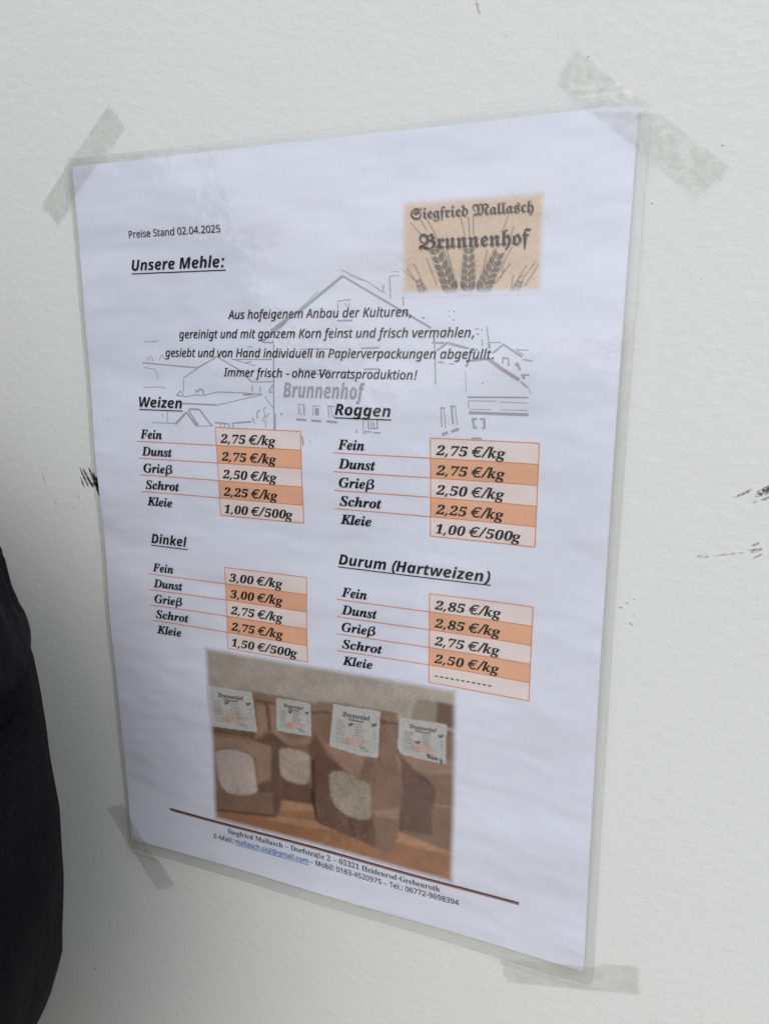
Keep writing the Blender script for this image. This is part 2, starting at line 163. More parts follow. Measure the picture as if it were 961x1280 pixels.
97:(399,[[133,-7,107,-3,83,6,61,24,44,49,36,70,31,96,30,126,31,156,35,186,42,215,51,243,62,270,76,294,92,317,109,336,129,352,151,364,174,371,199,373,231,370,256,359,276,342,290,320,293,320,312,367,388,367,310,0,236,0,240,48,238,48,217,26,193,8,175,0,155,-5],[172,73,191,77,210,89,226,108,239,131,250,157,257,185,261,211,262,240,259,261,250,278,235,290,216,293,199,290,182,279,168,262,155,241,144,216,136,189,131,160,130,131,134,99,148,80]]),
101:(374,[[175,-7,134,-3,99,9,70,29,47,56,34,92,30,135,31,165,35,195,43,224,53,251,66,277,82,300,100,321,122,339,146,354,173,365,202,371,234,373,272,370,303,361,327,345,344,325,354,301,357,273,352,237,334,206,305,181,264,161,212,150,146,146,130,146,129,139,129,132,133,106,146,85,167,72,194,68,222,70,246,75,272,83,302,96,302,21,283,13,263,6,244,0,223,-4,200,-6],[140,212,155,212,190,214,217,220,237,230,256,249,263,271,254,294,228,302,210,299,192,291,175,277,160,259,148,237]]),
102:(251,[[-15,-161,-46,-159,-72,-153,-72,-74,-52,-79,-34,-81,-15,-77,1,-67,14,-50,22,-25,89,291,36,291,46,339,105,367,111,394,123,434,139,465,160,487,184,502,213,511,246,514,268,513,288,509,324,498,298,424,278,431,254,435,237,431,224,421,214,406,208,387,204,367,276,367,260,291,188,291,118,-40,112,-61,105,-82,95,-101,84,-118,70,-133,53,-145,34,-154,11,-159]]),
103:(399,[[128,-161,103,-160,80,-158,60,-155,34,-147,9,-138,9,-52,35,-64,63,-73,82,-77,102,-79,123,-80,154,-76,179,-64,198,-44,210,-15,212,-5,222,29,228,49,226,49,207,28,185,10,160,-3,128,-7,103,-3,80,7,59,25,43,51,36,72,31,97,30,126,31,156,35,186,42,215,51,243,62,270,76,294,92,317,109,336,129,352,150,364,173,371,197,373,229,370,254,359,273,342,290,320,293,320,312,367,388,367,308,-9,298,-45,286,-75,270,-100,252,-120,232,-136,210,-147,185,-155,158,-160],[176,73,196,77,213,89,227,107,239,130,249,155,256,183,260,210,262,236,259,259,250,278,236,290,217,293,199,290,182,279,168,262,155,241,144,216,136,189,131,160,130,131,133,106,142,88,157,77]]),
104:(406,[[12,0,120,510,219,510,200,422,190,379,178,340,171,318,174,318,188,334,203,347,219,358,246,370,277,373,306,370,330,361,348,345,361,324,369,298,371,268,370,241,364,209,320,0,222,0,267,214,271,236,272,253,263,283,236,293,215,289,196,274,185,260,174,243,165,223,157,201,149,177,143,152,111,0]]),
105:(199,[[155,412,136,415,120,421,109,434,105,453,109,478,121,496,140,507,165,510,184,508,199,502,211,490,214,471,211,447,200,428,181,416],[12,0,90,367,189,367,111,0]]),
107:(381,[[12,0,120,510,219,510,171,283,161,244,150,211,153,211,302,367,414,367,251,201,345,0,234,0,175,138,135,114,111,0]]),
108:(199,[[12,0,120,510,219,510,111,0]]),
109:(608,[[12,0,90,367,165,367,158,299,161,299,176,319,193,337,211,353,230,364,252,371,277,373,300,371,319,365,335,354,347,339,357,320,363,299,365,299,380,319,397,337,415,353,435,364,458,371,482,373,510,370,533,361,551,345,563,324,571,298,574,268,572,241,566,209,522,0,424,0,469,214,473,236,474,253,466,283,442,293,421,289,402,275,385,253,370,224,362,202,355,178,349,152,317,0,218,0,263,214,267,236,269,253,261,283,236,293,215,289,196,274,185,260,174,243,165,223,157,201,149,177,143,152,111,0]]),
110:(406,[[12,0,90,367,165,367,158,299,161,299,176,319,193,337,211,353,230,364,252,371,277,373,306,370,330,361,348,345,361,324,369,298,371,268,370,241,364,209,320,0,222,0,267,214,271,236,272,253,263,283,236,293,215,289,196,274,185,260,174,243,165,223,157,201,149,177,143,152,111,0]]),
111:(393,[[170,-7,144,-5,119,1,97,10,77,23,61,40,47,59,37,81,32,107,30,134,31,166,35,197,42,226,51,254,63,279,78,303,95,323,116,340,139,355,164,365,193,371,224,373,264,369,298,356,326,335,347,306,359,271,363,228,362,198,358,168,352,140,343,113,331,87,317,64,299,44,279,27,256,12,230,2,202,-5],[178,74,203,79,225,96,236,112,246,131,254,153,259,177,263,202,264,228,261,254,254,274,239,288,217,293,196,289,178,278,163,260,150,238,141,213,134,187,130,160,129,134,134,101,151,81]]),
114:(283,[[12,0,90,367,165,367,158,299,162,299,177,320,194,339,212,354,232,365,253,371,276,373,293,372,308,370,286,275,272,278,253,280,229,277,207,267,187,251,169,228,156,199,146,164,111,0]]),
115:(318,[[118,-7,95,-6,75,-4,56,-2,31,5,7,15,7,96,33,84,58,74,85,68,112,66,134,69,154,76,167,89,172,106,169,119,161,130,145,143,117,160,96,173,78,187,64,200,50,225,46,257,50,292,62,321,83,344,111,360,145,370,185,373,206,373,227,370,246,366,266,361,285,353,304,343,272,272,252,283,231,291,209,298,187,300,172,298,158,292,149,282,146,269,148,257,156,246,172,235,195,222,216,210,235,196,251,182,262,165,270,144,272,121,267,82,253,50,230,26,199,8,161,-3]]),
116:(275,[[134,-7,108,-5,84,1,65,12,51,27,42,49,39,78,43,115,81,291,31,291,40,340,105,367,148,445,212,445,195,367,288,367,272,291,179,291,142,115,140,97,142,86,148,79,169,73,194,76,222,85,222,11,204,4,184,-2,161,-5]]),
117:(406,[[130,-7,101,-4,78,6,59,22,47,43,39,69,36,99,38,130,44,169,86,367,185,367,140,152,136,131,134,113,143,83,170,73,191,78,211,92,222,107,232,124,242,144,250,166,257,190,263,215,296,367,394,367,316,0,241,0,248,68,244,68,230,47,214,29,196,14,176,3,154,-4]]),
119:(529,[[58,0,41,367,133,367,134,204,134,151,131,93,134,93,146,131,160,168,169,191,244,367,352,367,352,191,352,144,349,93,352,93,364,130,378,171,391,204,463,367,563,367,390,0,281,0,279,171,280,204,281,245,283,282,279,282,267,246,253,208,240,177,164,0]]),
122:(306,[[-15,0,-4,59,185,290,54,290,71,367,317,367,303,301,118,77,261,77,245,0]]),
},
83: {
44:(180,[[9,-87,46,-3,58,27,69,53,77,78,141,78,144,71,132,46,118,20,102,-8,85,-35,69,-62,53,-87]]),
45:(216,[[59,154,70,206,233,206,222,154]]),
47:(250,[[7,0,286,480,344,480,64,0]]),
48:(375,[[187,-7,149,-3,119,7,96,24,79,48,67,76,62,111,61,150,65,193,73,241,85,289,100,332,116,371,136,405,160,433,186,456,217,473,252,483,291,486,327,483,356,473,379,456,396,433,407,405,414,370,415,331,411,288,403,240,391,193,377,150,359,110,338,76,315,47,288,24,258,7,224,-3],[196,37,219,43,239,61,256,91,271,131,285,181,299,240,310,300,317,349,319,390,315,419,302,437,282,443,258,437,238,419,221,390,206,349,191,300,177,240,166,181,160,131,158,91,163,61,175,43]]),
49:(375,[[65,0,73,36,128,36,143,38,155,45,164,58,170,79,241,416,221,396,202,380,185,365,161,351,140,346,126,349,115,359,110,375,111,396,134,402,160,412,179,420,201,432,226,447,280,482,355,482,271,79,268,61,270,47,279,38,296,36,350,36,343,0]]),
50:(375,[[24,0,38,69,159,171,190,198,216,223,238,245,256,266,271,287,282,307,291,327,299,349,304,371,308,405,302,427,288,441,267,445,237,438,213,416,201,393,190,364,181,329,158,331,138,336,122,344,109,365,109,396,118,419,135,441,160,459,192,474,217,481,245,485,276,486,322,483,358,473,384,456,401,434,409,407,406,375,399,352,388,329,372,306,350,281,332,262,310,242,285,220,255,195,221,168,183,138,103,74,259,74,279,77,297,86,313,101,325,120,335,141,374,141,341,0]]),
51:(375,[[162,-7,131,-5,104,-2,82,5,57,18,41,35,34,54,34,74,43,96,60,113,80,123,102,126,99,100,103,79,112,62,126,50,144,43,167,40,189,42,210,49,229,61,246,79,256,95,264,115,270,139,272,163,268,184,257,202,239,216,215,224,185,227,143,227,152,269,196,269,223,272,247,281,266,296,282,316,294,340,302,367,305,400,300,424,286,440,263,445,241,441,223,430,209,413,198,391,190,367,183,341,158,343,137,348,122,356,108,374,108,401,117,423,134,444,159,461,191,475,229,483,275,486,319,483,354,474,382,458,401,436,409,409,407,377,398,348,382,323,361,301,336,283,309,267,279,256,304,249,329,238,351,222,368,201,375,184,377,163,374,138,366,112,357,90,344,70,329,52,312,37,294,25,274,15,253,7,230,1,208,-3,185,-6]]),
52:(375,[[121,0,128,36,147,36,169,38,188,44,203,58,212,84,221,125,35,125,44,166,300,480,394,480,328,169,398,169,389,125,319,125,310,84,309,58,318,44,335,38,355,36,364,36,357,0],[91,169,230,169,255,287,269,351,287,416,272,394,250,366,229,338,213,319]]),
53:(375,[[163,-7,132,-5,106,-1,85,5,62,18,48,35,42,54,43,75,51,95,65,109,84,118,106,121,104,102,105,83,111,66,122,52,139,43,163,40,185,43,206,50,226,63,243,83,253,101,262,122,268,148,272,178,269,203,260,223,245,236,224,244,198,247,174,246,155,243,121,235,92,247,162,480,416,480,394,357,356,357,355,380,350,399,343,404,330,406,190,406,153,281,186,288,229,291,277,287,316,276,346,256,367,228,375,192,371,148,363,120,353,96,340,75,324,56,307,40,288,27,268,16,247,8,226,1,204,-3,184,-6]]),
54:(375,[[195,-7,164,-4,137,4,113,18,94,37,80,62,71,93,67,130,69,173,77,222,86,258,97,293,110,325,126,356,144,384,163,409,185,432,209,450,235,466,263,477,292,484,324,486,351,485,373,482,391,476,411,464,423,449,428,431,427,412,418,393,401,376,384,367,363,362,336,360,340,400,339,419,334,434,325,443,309,447,284,441,259,426,237,401,216,366,197,322,181,269,199,278,221,286,248,292,279,294,317,290,347,278,369,258,384,230,389,196,384,155,371,110,349,71,321,38,285,13,243,-2],[207,38,231,44,253,64,266,85,277,113,286,148,291,181,291,208,286,228,270,247,246,253,227,251,205,243,185,232,171,221,162,162,159,116,164,81,174,57,188,42]]),
55:(375,[[111,0,375,406,198,406,169,398,152,372,141,338,101,338,134,480,454,480,447,447,168,0]]),
56:(375,[[182,-7,147,-5,118,1,94,11,74,24,60,39,50,57,44,78,43,99,46,122,55,150,69,173,88,193,112,211,139,227,170,242,148,259,132,276,119,296,112,316,109,339,112,364,118,385,127,404,139,423,155,441,174,456,198,469,225,478,257,484,294,486,336,483,370,471,394,453,409,429,415,401,412,369,404,344,391,322,374,305,352,289,327,274,298,260,331,240,355,220,372,199,381,177,385,153,382,127,369,88,347,55,316,29,278,9,233,-3],[262,283,287,298,305,317,319,340,328,370,330,389,328,407,323,423,313,436,300,444,281,447,256,442,234,426,218,402,208,372,207,341,216,318,228,306,243,294],[193,32,225,37,253,55,268,72,279,92,286,116,287,146,275,170,259,185,237,200,209,216,185,199,163,178,151,161,142,142,136,120,133,95,136,74,143,56,156,42,173,34]]),
57:(375,[[151,-7,126,-5,106,-2,89,4,71,17,60,33,56,51,57,69,62,83,70,94,82,102,98,107,104,80,115,56,134,41,163,36,197,43,227,67,254,106,278,160,299,230,278,212,254,198,226,188,194,185,159,189,129,201,107,220,92,248,87,282,91,324,100,355,112,383,128,409,147,431,168,450,193,466,220,477,249,484,279,486,310,484,338,476,361,463,381,444,395,420,405,390,410,353,408,310,400,261,391,225,380,190,367,157,352,126,335,97,316,72,294,49,270,30,244,14,215,3,184,-4],[233,233,255,236,276,245,294,260,309,278,317,330,320,372,316,403,306,424,292,437,274,441,247,434,223,413,210,391,199,362,190,328,186,275,200,244]]),
68:(484,[[-34,0,-34,15,-15,17,0,20,12,28,22,41,31,59,39,85,115,369,120,401,118,416,109,426,95,431,73,435,73,451,253,451,329,443,388,421,430,383,456,331,464,263,462,228,454,193,442,159,425,127,404,98,378,71,359,55,340,41,320,30,299,20,275,13,250,7,222,3,190,1,155,0],[169,21,198,23,225,31,250,43,273,60,294,81,312,105,328,132,341,162,352,194,360,228,364,262,366,298,354,372,320,416,262,430,243,428,231,422,223,410,217,394,133,78,130,62,128,49,131,36,137,27,150,22]]),
70:(410,[[-34,0,-34,15,-15,17,0,20,12,28,22,41,31,59,39,85,115,369,119,387,120,404,117,417,109,426,94,432,73,435,73,451,426,451,400,323,381,323,381,332,378,363,369,387,353,406,331,418,300,426,262,428,244,427,234,422,227,412,221,396,181,248,191,247,201,247,228,249,252,255,272,265,289,278,302,297,313,320,330,320,283,135,269,135,269,147,269,158,267,183,261,201,249,214,231,221,207,225,175,226,136,82,130,47,132,34,140,24,155,18,177,15,177,0]]),
71:(499,[[221,-11,162,-6,113,11,73,39,44,76,27,122,21,175,23,208,28,240,38,271,51,301,67,330,87,357,110,382,135,404,163,422,186,434,209,444,232,452,256,458,280,462,306,463,349,459,374,454,400,447,418,444,431,449,441,463,457,463,428,317,410,317,406,354,397,384,382,408,362,425,337,435,308,439,279,434,250,421,222,400,196,370,172,333,150,287,134,238,124,190,120,144,124,106,134,73,151,48,174,29,203,18,238,14,267,18,288,29,302,47,312,74,330,144,336,179,333,193,325,201,310,205,286,207,286,223,475,223,475,206,469,206,451,202,440,191,433,174,425,150,395,31,340,7,282,-7]]),
75:(426,[[-34,0,-34,15,-15,17,0,20,12,28,22,41,31,59,39,85,115,369,119,387,120,401,118,416,109,426,95,431,73,435,73,451,283,451,283,435,264,433,249,429,237,421,228,409,220,391,212,365,179,242,179,240,180,238,186,242,305,350,334,378,351,399,357,414,348,428,320,436,320,451,459,451,459,435,454,435,443,432,429,424,411,411,389,392,255,267,353,56,363,39,372,28,385,21,403,17,403,0,214,0,214,17,225,17,241,19,251,23,256,30,258,40,254,56,243,82,180,216,175,221,171,214,136,82,130,47,132,33,141,24,155,18,177,15,177,0]]),
83:(369,[[154,-11,126,-9,94,-2,58,10,38,14,24,9,9,-7,-9,-7,26,144,45,144,45,140,48,101,56,69,71,45,91,27,115,16,145,13,167,16,187,25,204,39,217,56,225,76,228,97,225,117,218,134,206,152,190,170,142,214,125,230,110,245,98,258,85,277,76,295,71,314,70,336,72,360,78,381,88,401,102,419,118,434,137,446,159,455,182,461,208,463,227,462,248,458,296,445,312,442,328,447,342,461,360,461,328,322,308,322,309,330,309,337,306,366,298,390,284,411,267,426,247,436,224,439,197,434,174,419,158,396,153,368,156,349,166,331,180,313,197,295,219,274,242,254,262,235,279,215,293,195,303,173,310,150,312,126,307,86,293,53,270,25,239,5,200,-7]]),
99:(277,[[93,-9,63,-6,38,3,17,19,3,40,-6,66,-9,97,-7,130,2,163,16,195,35,226,59,253,88,277,118,295,149,306,179,310,211,305,235,291,251,272,257,249,254,230,245,216,231,207,214,203,198,206,186,213,179,224,176,238,182,258,189,275,185,285,173,289,156,284,139,270,123,249,107,223,98,203,90,182,84,161,79,139,76,118,75,99,78,71,88,51,103,38,123,34,150,41,177,62,204,96,222,83,183,32,140,1]]),
101:(269,[[87,-9,60,-6,36,3,16,19,1,40,-8,67,-11,98,-9,122,-3,147,6,172,18,196,32,219,49,240,68,260,88,276,109,290,131,301,154,307,176,310,207,305,230,293,244,273,249,248,244,222,230,197,207,174,173,153,131,136,79,124,75,88,78,66,87,50,102,39,122,36,147,42,171,62,195,95,214,83,179,32,136,1],[84,146,104,152,123,161,140,171,163,190,179,212,190,236,193,260,192,272,187,280,171,287,149,278,126,252,110,224,96,189]]),
103:(298,[[77,-139,39,-137,8,-130,-18,-119,-36,-104,-47,-86,-51,-66,-46,-44,-31,-25,-14,-14,7,-4,33,5,6,28,-3,51,1,68,12,83,30,98,57,114,36,130,20,147,12,166,9,189,11,210,17,230,28,248,42,266,59,280,79,293,101,302,125,308,149,310,183,306,215,295,244,277,302,277,299,248,261,248,263,237,264,225,262,203,255,182,244,164,229,147,212,132,191,120,169,111,144,106,118,104,83,106,70,95,66,84,73,72,93,63,135,50,182,32,201,21,216,9,229,-12,233,-36,228,-65,213,-90,198,-104,179,-116,158,-126,133,-133,106,-138],[116,125,133,129,149,142,164,162,175,188,182,216,185,246,177,277,156,287,138,283,122,269,107,247,96,222,88,193,86,164,94,135],[85,-117,117,-113,141,-102,157,-85,162,-66,156,-47,138,-32,119,-24,93,-14,60,-4,31,-21,13,-40,7,-62,13,-83,30,-101,54,-113]]),
104:(357,[[210,-9,185,-4,170,13,165,41,167,59,173,84,194,153,217,222,223,246,220,257,210,261,185,252,159,227,131,185,104,130,81,68,63,0,-19,0,82,374,88,399,90,411,88,422,83,428,73,431,58,433,48,433,48,451,67,452,88,454,110,457,187,470,115,197,139,232,162,260,184,282,206,297,229,307,253,310,281,304,297,287,303,259,301,237,294,207,282,170,250,75,247,65,246,57,248,47,257,43,269,49,285,67,306,98,320,89,284,34,247,2]]),
105:(194,[[132,371,114,375,100,384,90,398,87,416,90,433,100,447,114,457,132,460,149,457,163,447,173,433,176,416,173,398,163,384,149,375],[49,-8,29,-5,13,5,4,21,1,41,4,64,10,87,44,211,51,237,53,254,46,268,26,273,19,273,19,289,89,299,150,310,89,85,84,55,87,46,95,42,107,48,123,64,142,90,155,81,121,31,85,2]]),
107:(323,[[204,-9,175,-2,154,19,142,46,131,88,120,144,96,126,63,0,-19,0,82,374,88,399,90,411,88,422,83,428,73,431,58,433,48,433,48,451,67,452,88,454,110,457,187,470,106,165,158,206,191,234,207,253,213,267,211,276,206,281,181,286,181,304,318,304,318,286,300,282,284,276,253,254,235,240,213,222,189,201,193,174,197,150,201,128,212,79,225,51,240,42,259,52,277,83,292,76,264,29,235,0]]),
108:(173,[[40,-9,19,-6,3,3,-7,19,-10,40,-8,61,-2,85,77,371,84,399,87,414,80,428,58,433,52,433,52,450,99,456,143,463,183,470,79,86,75,69,73,54,75,44,83,41,96,46,112,62,131,89,144,79,126,51,109,29,93,12,68,-4]]),
110:(357,[[213,-9,188,-4,173,13,168,41,170,59,175,84,181,104,188,127,197,153,220,222,226,246,222,257,213,261,189,253,163,229,136,190,123,165,110,137,97,107,86,74,75,38,66,0,-14,0,42,211,50,240,52,254,45,268,24,273,18,273,17,289,58,295,102,302,151,310,116,193,141,230,164,259,187,281,209,297,232,306,256,310,284,304,301,287,306,259,301,226,295,201,285,170,265,109,253,71,248,57,251,47,260,43,269,46,279,55,304,90,319,80,300,53,282,31,266,13,240,-4]]),
111:(316,[[96,-9,67,-6,42,4,20,20,3,41,-7,68,-10,98,-8,123,-3,147,6,172,17,196,32,219,48,241,66,260,86,277,107,291,130,301,152,308,175,310,207,306,234,297,256,281,272,260,282,234,285,203,283,179,278,155,270,130,258,106,245,83,228,61,210,41,190,24,168,10,145,-1,121,-7],[103,13,119,18,134,30,148,50,162,74,170,92,177,111,184,132,190,152,196,172,200,191,204,218,206,240,197,276,172,288,157,284,141,272,127,253,113,229,105,211,97,192,90,172,84,151,79,131,75,111,71,83,69,58,78,25]]),
114:(261,[[-14,0,42,211,50,240,52,254,45,268,24,273,18,273,17,289,58,295,102,302,151,310,114,189,125,209,135,227,144,243,158,264,171,280,184,293,197,302,210,308,222,310,250,298,259,265,257,245,249,230,236,221,220,218,202,223,186,238,180,241,165,234,148,212,127,175,116,151,105,125,95,97,85,67,75,35,66,0]]),
115:(253,[[91,-9,73,-8,52,-3,28,5,15,7,3,4,-7,-7,-24,-4,-7,109,13,105,23,55,46,24,81,14,110,24,120,52,114,77,106,91,95,106,69,138,51,163,39,185,31,207,28,228,31,250,39,269,53,286,71,299,92,306,116,309,134,308,156,304,179,298,186,296,192,295,204,298,212,307,230,307,215,205,197,207,184,252,163,279,134,288,119,286,107,278,99,268,97,255,104,231,124,202,146,176,165,149,175,132,183,116,188,99,190,82,187,58,177,36,162,17,142,3,118,-6]]),
116:(185,[[30,-9,5,-4,-10,12,-15,39,-14,52,-11,70,45,273,13,273,13,297,58,319,98,353,134,398,162,398,134,300,187,300,179,273,126,273,77,103,70,77,67,56,70,45,77,41,90,47,107,65,128,95,144,85,125,56,107,33,88,14,70,1,50,-7]]),
117:(357,[[46,-9,18,-4,1,13,-5,41,0,75,15,130,38,211,44,237,46,254,39,268,19,273,13,273,12,289,73,298,146,310,81,79,76,53,79,43,89,40,113,48,138,72,167,113,194,167,217,230,236,301,316,301,292,215,274,147,261,99,253,69,251,57,254,48,261,44,270,47,280,56,292,70,306,91,321,81,302,53,284,31,268,13,242,-4,215,-9,196,-6,182,4,172,19,169,40,171,51,175,71,181,103,158,68,136,40,114,18,92,3,70,-6]]),
223:(408,[[-7,-132,-15,-125,52,212,64,259,78,301,95,339,114,372,137,401,179,437,228,459,283,467,312,465,336,459,355,449,375,427,381,398,379,374,370,351,357,329,340,309,321,291,299,277,276,268,253,263,253,257,272,256,303,251,329,242,352,227,368,209,378,187,381,161,380,138,374,117,365,96,353,76,339,58,321,42,302,28,281,16,258,6,234,-2,210,-6,185,-7,152,-5,128,1,112,10,104,22,105,26,154,75,162,73,166,42,180,24,203,17,223,21,241,31,257,46,272,65,283,88,292,114,297,140,299,167,292,197,273,218,252,227,222,232,183,234,169,234,173,256,197,258,220,265,242,275,261,288,278,304,293,322,304,342,310,363,312,385,308,409,294,425,275,434,253,437,226,433,202,422,181,405,164,380,151,349,142,312,69,-103]]),
8364:(435,[[433,329,399,279,75,279,104,329],[369,229,335,179,54,179,83,229],[520,463,484,409,471,422,457,433,441,443,424,450,404,454,384,456,356,453,330,446,304,433,280,415,257,392,237,365,220,333,206,296,195,254,188,213,187,176,191,144,199,116,212,94,229,76,249,63,273,55,299,53,321,54,342,59,362,66,381,74,416,96,431,43,409,28,386,15,362,6,337,-1,312,-5,286,-7,248,-3,214,7,184,25,160,49,142,79,129,115,123,156,124,203,132,254,145,305,164,352,188,393,215,430,246,460,281,484,318,501,356,512,396,516,421,514,444,510,466,502,486,492,504,479]]),
},
84: {
32:(175,[]),
45:(216,[[27,154,27,206,189,206,189,154]]),
49:(375,[[65,0,65,36,120,36,135,38,146,45,152,58,154,79,154,416,137,396,122,380,108,365,87,351,67,346,52,349,40,359,31,375,28,396,50,402,74,412,91,420,111,432,132,447,179,482,254,482,254,79,256,61,261,47,271,38,288,36,343,36,343,0]]),
50:(375,[[24,0,24,69,123,171,148,198,170,223,187,245,200,266,210,287,218,307,222,327,225,349,226,371,223,405,212,427,196,441,174,445,145,438,126,416,118,393,114,364,112,329,88,331,68,336,50,344,32,365,26,396,30,419,43,441,63,459,92,474,116,481,143,485,174,486,220,483,258,473,288,456,310,434,323,407,328,375,326,352,319,329,308,306,291,281,277,262,259,242,238,220,214,195,186,168,154,138,87,74,244,74,263,77,279,86,292,101,300,120,305,141,345,141,341,0]]),
51:(375,[[163,-7,132,-5,104,-2,81,5,53,18,34,35,23,54,19,74,23,96,36,113,54,123,76,126,78,100,86,79,99,62,116,50,135,43,158,40,180,42,199,49,216,61,230,79,236,95,240,115,241,139,238,163,229,184,214,202,194,216,168,224,137,227,95,227,95,269,140,269,166,272,188,281,204,296,216,316,223,340,225,367,221,400,211,424,193,440,169,445,148,441,133,430,122,413,116,391,113,367,111,341,86,343,64,348,47,356,30,374,24,401,28,423,41,444,62,461,91,475,128,483,173,486,217,483,255,474,286,458,309,436,323,409,328,377,324,348,315,323,298,301,277,283,253,267,225,256,252,249,279,238,305,222,326,201,336,184,342,163,345,138,343,112,338,90,329,70,318,52,304,37,288,25,271,15,251,7,230,1,209,-3,186,-6]]),
53:(375,[[165,-7,133,-5,106,-1,84,5,58,18,40,35,30,54,27,75,31,95,42,109,59,118,81,121,82,102,88,83,97,66,111,52,130,43,154,40,176,43,195,50,212,63,226,83,232,101,236,122,237,148,234,178,226,203,213,223,195,236,173,244,146,247,122,246,103,243,71,235,40,247,62,480,316,480,319,357,281,357,275,380,267,399,258,404,244,406,105,406,94,281,126,288,168,291,216,287,258,276,293,256,319,228,335,192,340,148,338,120,333,96,324,75,312,56,299,40,282,27,265,16,246,8,226,1,205,-3,185,-6]]),
54:(375,[[197,-7,165,-4,136,4,109,18,86,37,67,62,51,93,39,130,33,173,30,222,32,258,35,293,42,325,51,356,63,384,77,409,94,432,114,450,137,466,163,477,191,484,222,486,249,485,272,482,291,476,313,464,329,449,338,431,340,412,336,393,322,376,307,367,287,362,260,360,256,400,251,419,243,434,232,443,216,447,191,441,170,426,152,401,139,366,130,322,125,269,141,278,161,286,186,292,218,294,256,290,288,278,315,258,336,230,348,196,352,155,348,110,334,71,313,38,282,13,244,-2],[199,38,222,44,239,64,248,85,253,113,255,148,253,181,247,208,238,228,219,247,193,253,174,251,154,243,137,232,125,221,128,162,135,116,147,81,162,57,179,42]]),
68:(496,[[20,0,20,17,47,21,63,30,71,46,74,75,74,374,71,407,61,426,43,435,15,439,15,455,222,455,296,449,357,429,405,396,440,351,461,295,468,228,459,146,430,82,382,36,315,9,228,0],[222,24,262,30,295,47,319,75,337,115,347,166,351,229,345,303,330,360,305,401,269,425,223,433,202,431,190,423,184,409,182,385,182,72,184,48,190,34,202,27]]),
71:(508,[[268,-10,222,-7,179,3,141,19,108,42,80,70,57,103,41,141,31,183,28,229,31,274,41,315,57,352,80,385,107,413,139,435,176,452,215,462,257,465,293,463,330,454,369,441,388,436,398,438,406,443,419,465,437,465,437,308,420,308,409,334,397,357,382,379,366,397,348,413,329,426,309,436,288,441,267,443,224,435,189,409,165,366,151,305,146,228,150,163,161,110,180,67,206,37,238,19,275,13,308,16,328,27,339,45,343,71,343,128,339,154,329,170,309,179,275,182,275,198,500,198,500,182,473,179,457,171,449,155,446,128,446,29,387,7,328,-6]]),
72:(523,[[15,0,15,17,45,22,62,32,72,50,75,81,75,379,71,406,62,424,44,434,16,439,16,455,242,455,242,439,220,436,204,432,193,425,187,415,183,400,182,379,182,251,342,251,342,379,341,400,337,415,331,425,320,432,304,436,282,439,282,455,507,455,507,439,478,434,461,424,452,407,449,379,449,81,452,52,461,33,478,22,507,17,507,0,282,0,282,17,311,21,329,31,339,49,342,81,342,221,182,221,182,81,185,50,194,32,212,22,242,17,242,0]]),
77:(634,[[14,0,14,17,43,22,61,32,72,50,75,79,75,382,74,402,71,416,64,426,53,432,37,436,15,439,15,455,185,455,317,142,449,455,617,455,617,439,590,433,573,423,563,405,560,378,560,85,561,61,565,43,571,31,582,23,596,19,617,17,617,0,396,0,396,17,417,20,433,25,443,32,450,44,453,61,455,83,455,399,288,0,270,0,105,389,105,80,109,48,120,30,139,20,169,17,169,0]]),
83:(390,[[43,-11,43,158,62,158,75,113,91,77,111,50,136,30,164,19,197,15,220,17,241,24,257,36,273,60,279,89,273,117,255,140,225,160,163,191,127,210,99,231,77,253,62,276,53,302,50,332,52,358,57,381,67,403,80,421,96,437,115,449,136,459,160,464,185,466,206,465,229,461,255,456,282,448,291,446,300,445,313,450,320,466,339,466,339,319,322,319,315,343,305,365,293,385,280,402,265,417,248,429,222,441,194,445,163,440,140,426,125,406,120,380,124,356,137,336,151,325,168,314,189,303,253,273,279,260,300,247,317,233,337,211,350,188,357,162,359,133,357,106,350,80,339,58,323,38,304,21,281,8,254,-2,225,-8,192,-10,158,-8,126,1,98,9,85,12,69,7,61,-11]]),
97:(344,[[255,-10,226,-5,208,10,200,35,168,11,133,-4,95,-9,64,-4,40,11,25,34,20,63,25,91,39,115,63,136,98,155,143,173,199,190,199,241,196,266,187,282,171,292,148,296,115,290,104,274,113,257,121,243,123,231,120,215,110,202,95,194,77,191,59,194,45,203,36,218,33,236,37,259,49,278,69,295,95,308,115,314,137,317,162,318,205,315,239,307,263,292,280,271,290,244,293,210,293,62,295,40,304,34,320,42,329,28,306,7,281,-6],[151,34,174,41,187,50,199,63,199,169,154,151,127,123,118,84,122,56,133,39]]),
98:(361,[[43,-11,43,388,41,414,37,428,26,436,8,439,8,455,138,455,138,279,162,301,190,314,221,318,244,316,265,310,284,299,301,284,315,266,326,245,335,221,340,195,342,166,340,133,333,103,323,75,308,51,291,30,270,13,246,0,220,-8,192,-10,162,-6,133,7,105,28,53,-11],[183,14,204,18,220,30,232,49,239,77,244,114,245,160,244,197,239,228,231,251,212,273,184,280,169,277,155,270,144,257,138,242,138,69,143,38,158,20]]),
99:(293,[[156,-10,131,-8,108,-1,87,11,67,26,51,45,38,68,28,93,21,120,19,150,22,181,29,210,40,237,55,260,74,280,96,297,120,309,146,317,175,319,204,317,230,310,250,298,271,275,277,245,275,228,266,215,253,207,236,204,214,209,201,225,196,251,197,261,197,271,190,290,169,297,138,285,118,248,112,187,115,142,123,105,137,76,156,55,178,42,204,38,227,42,250,53,271,72,285,60,248,21,205,-2]]),
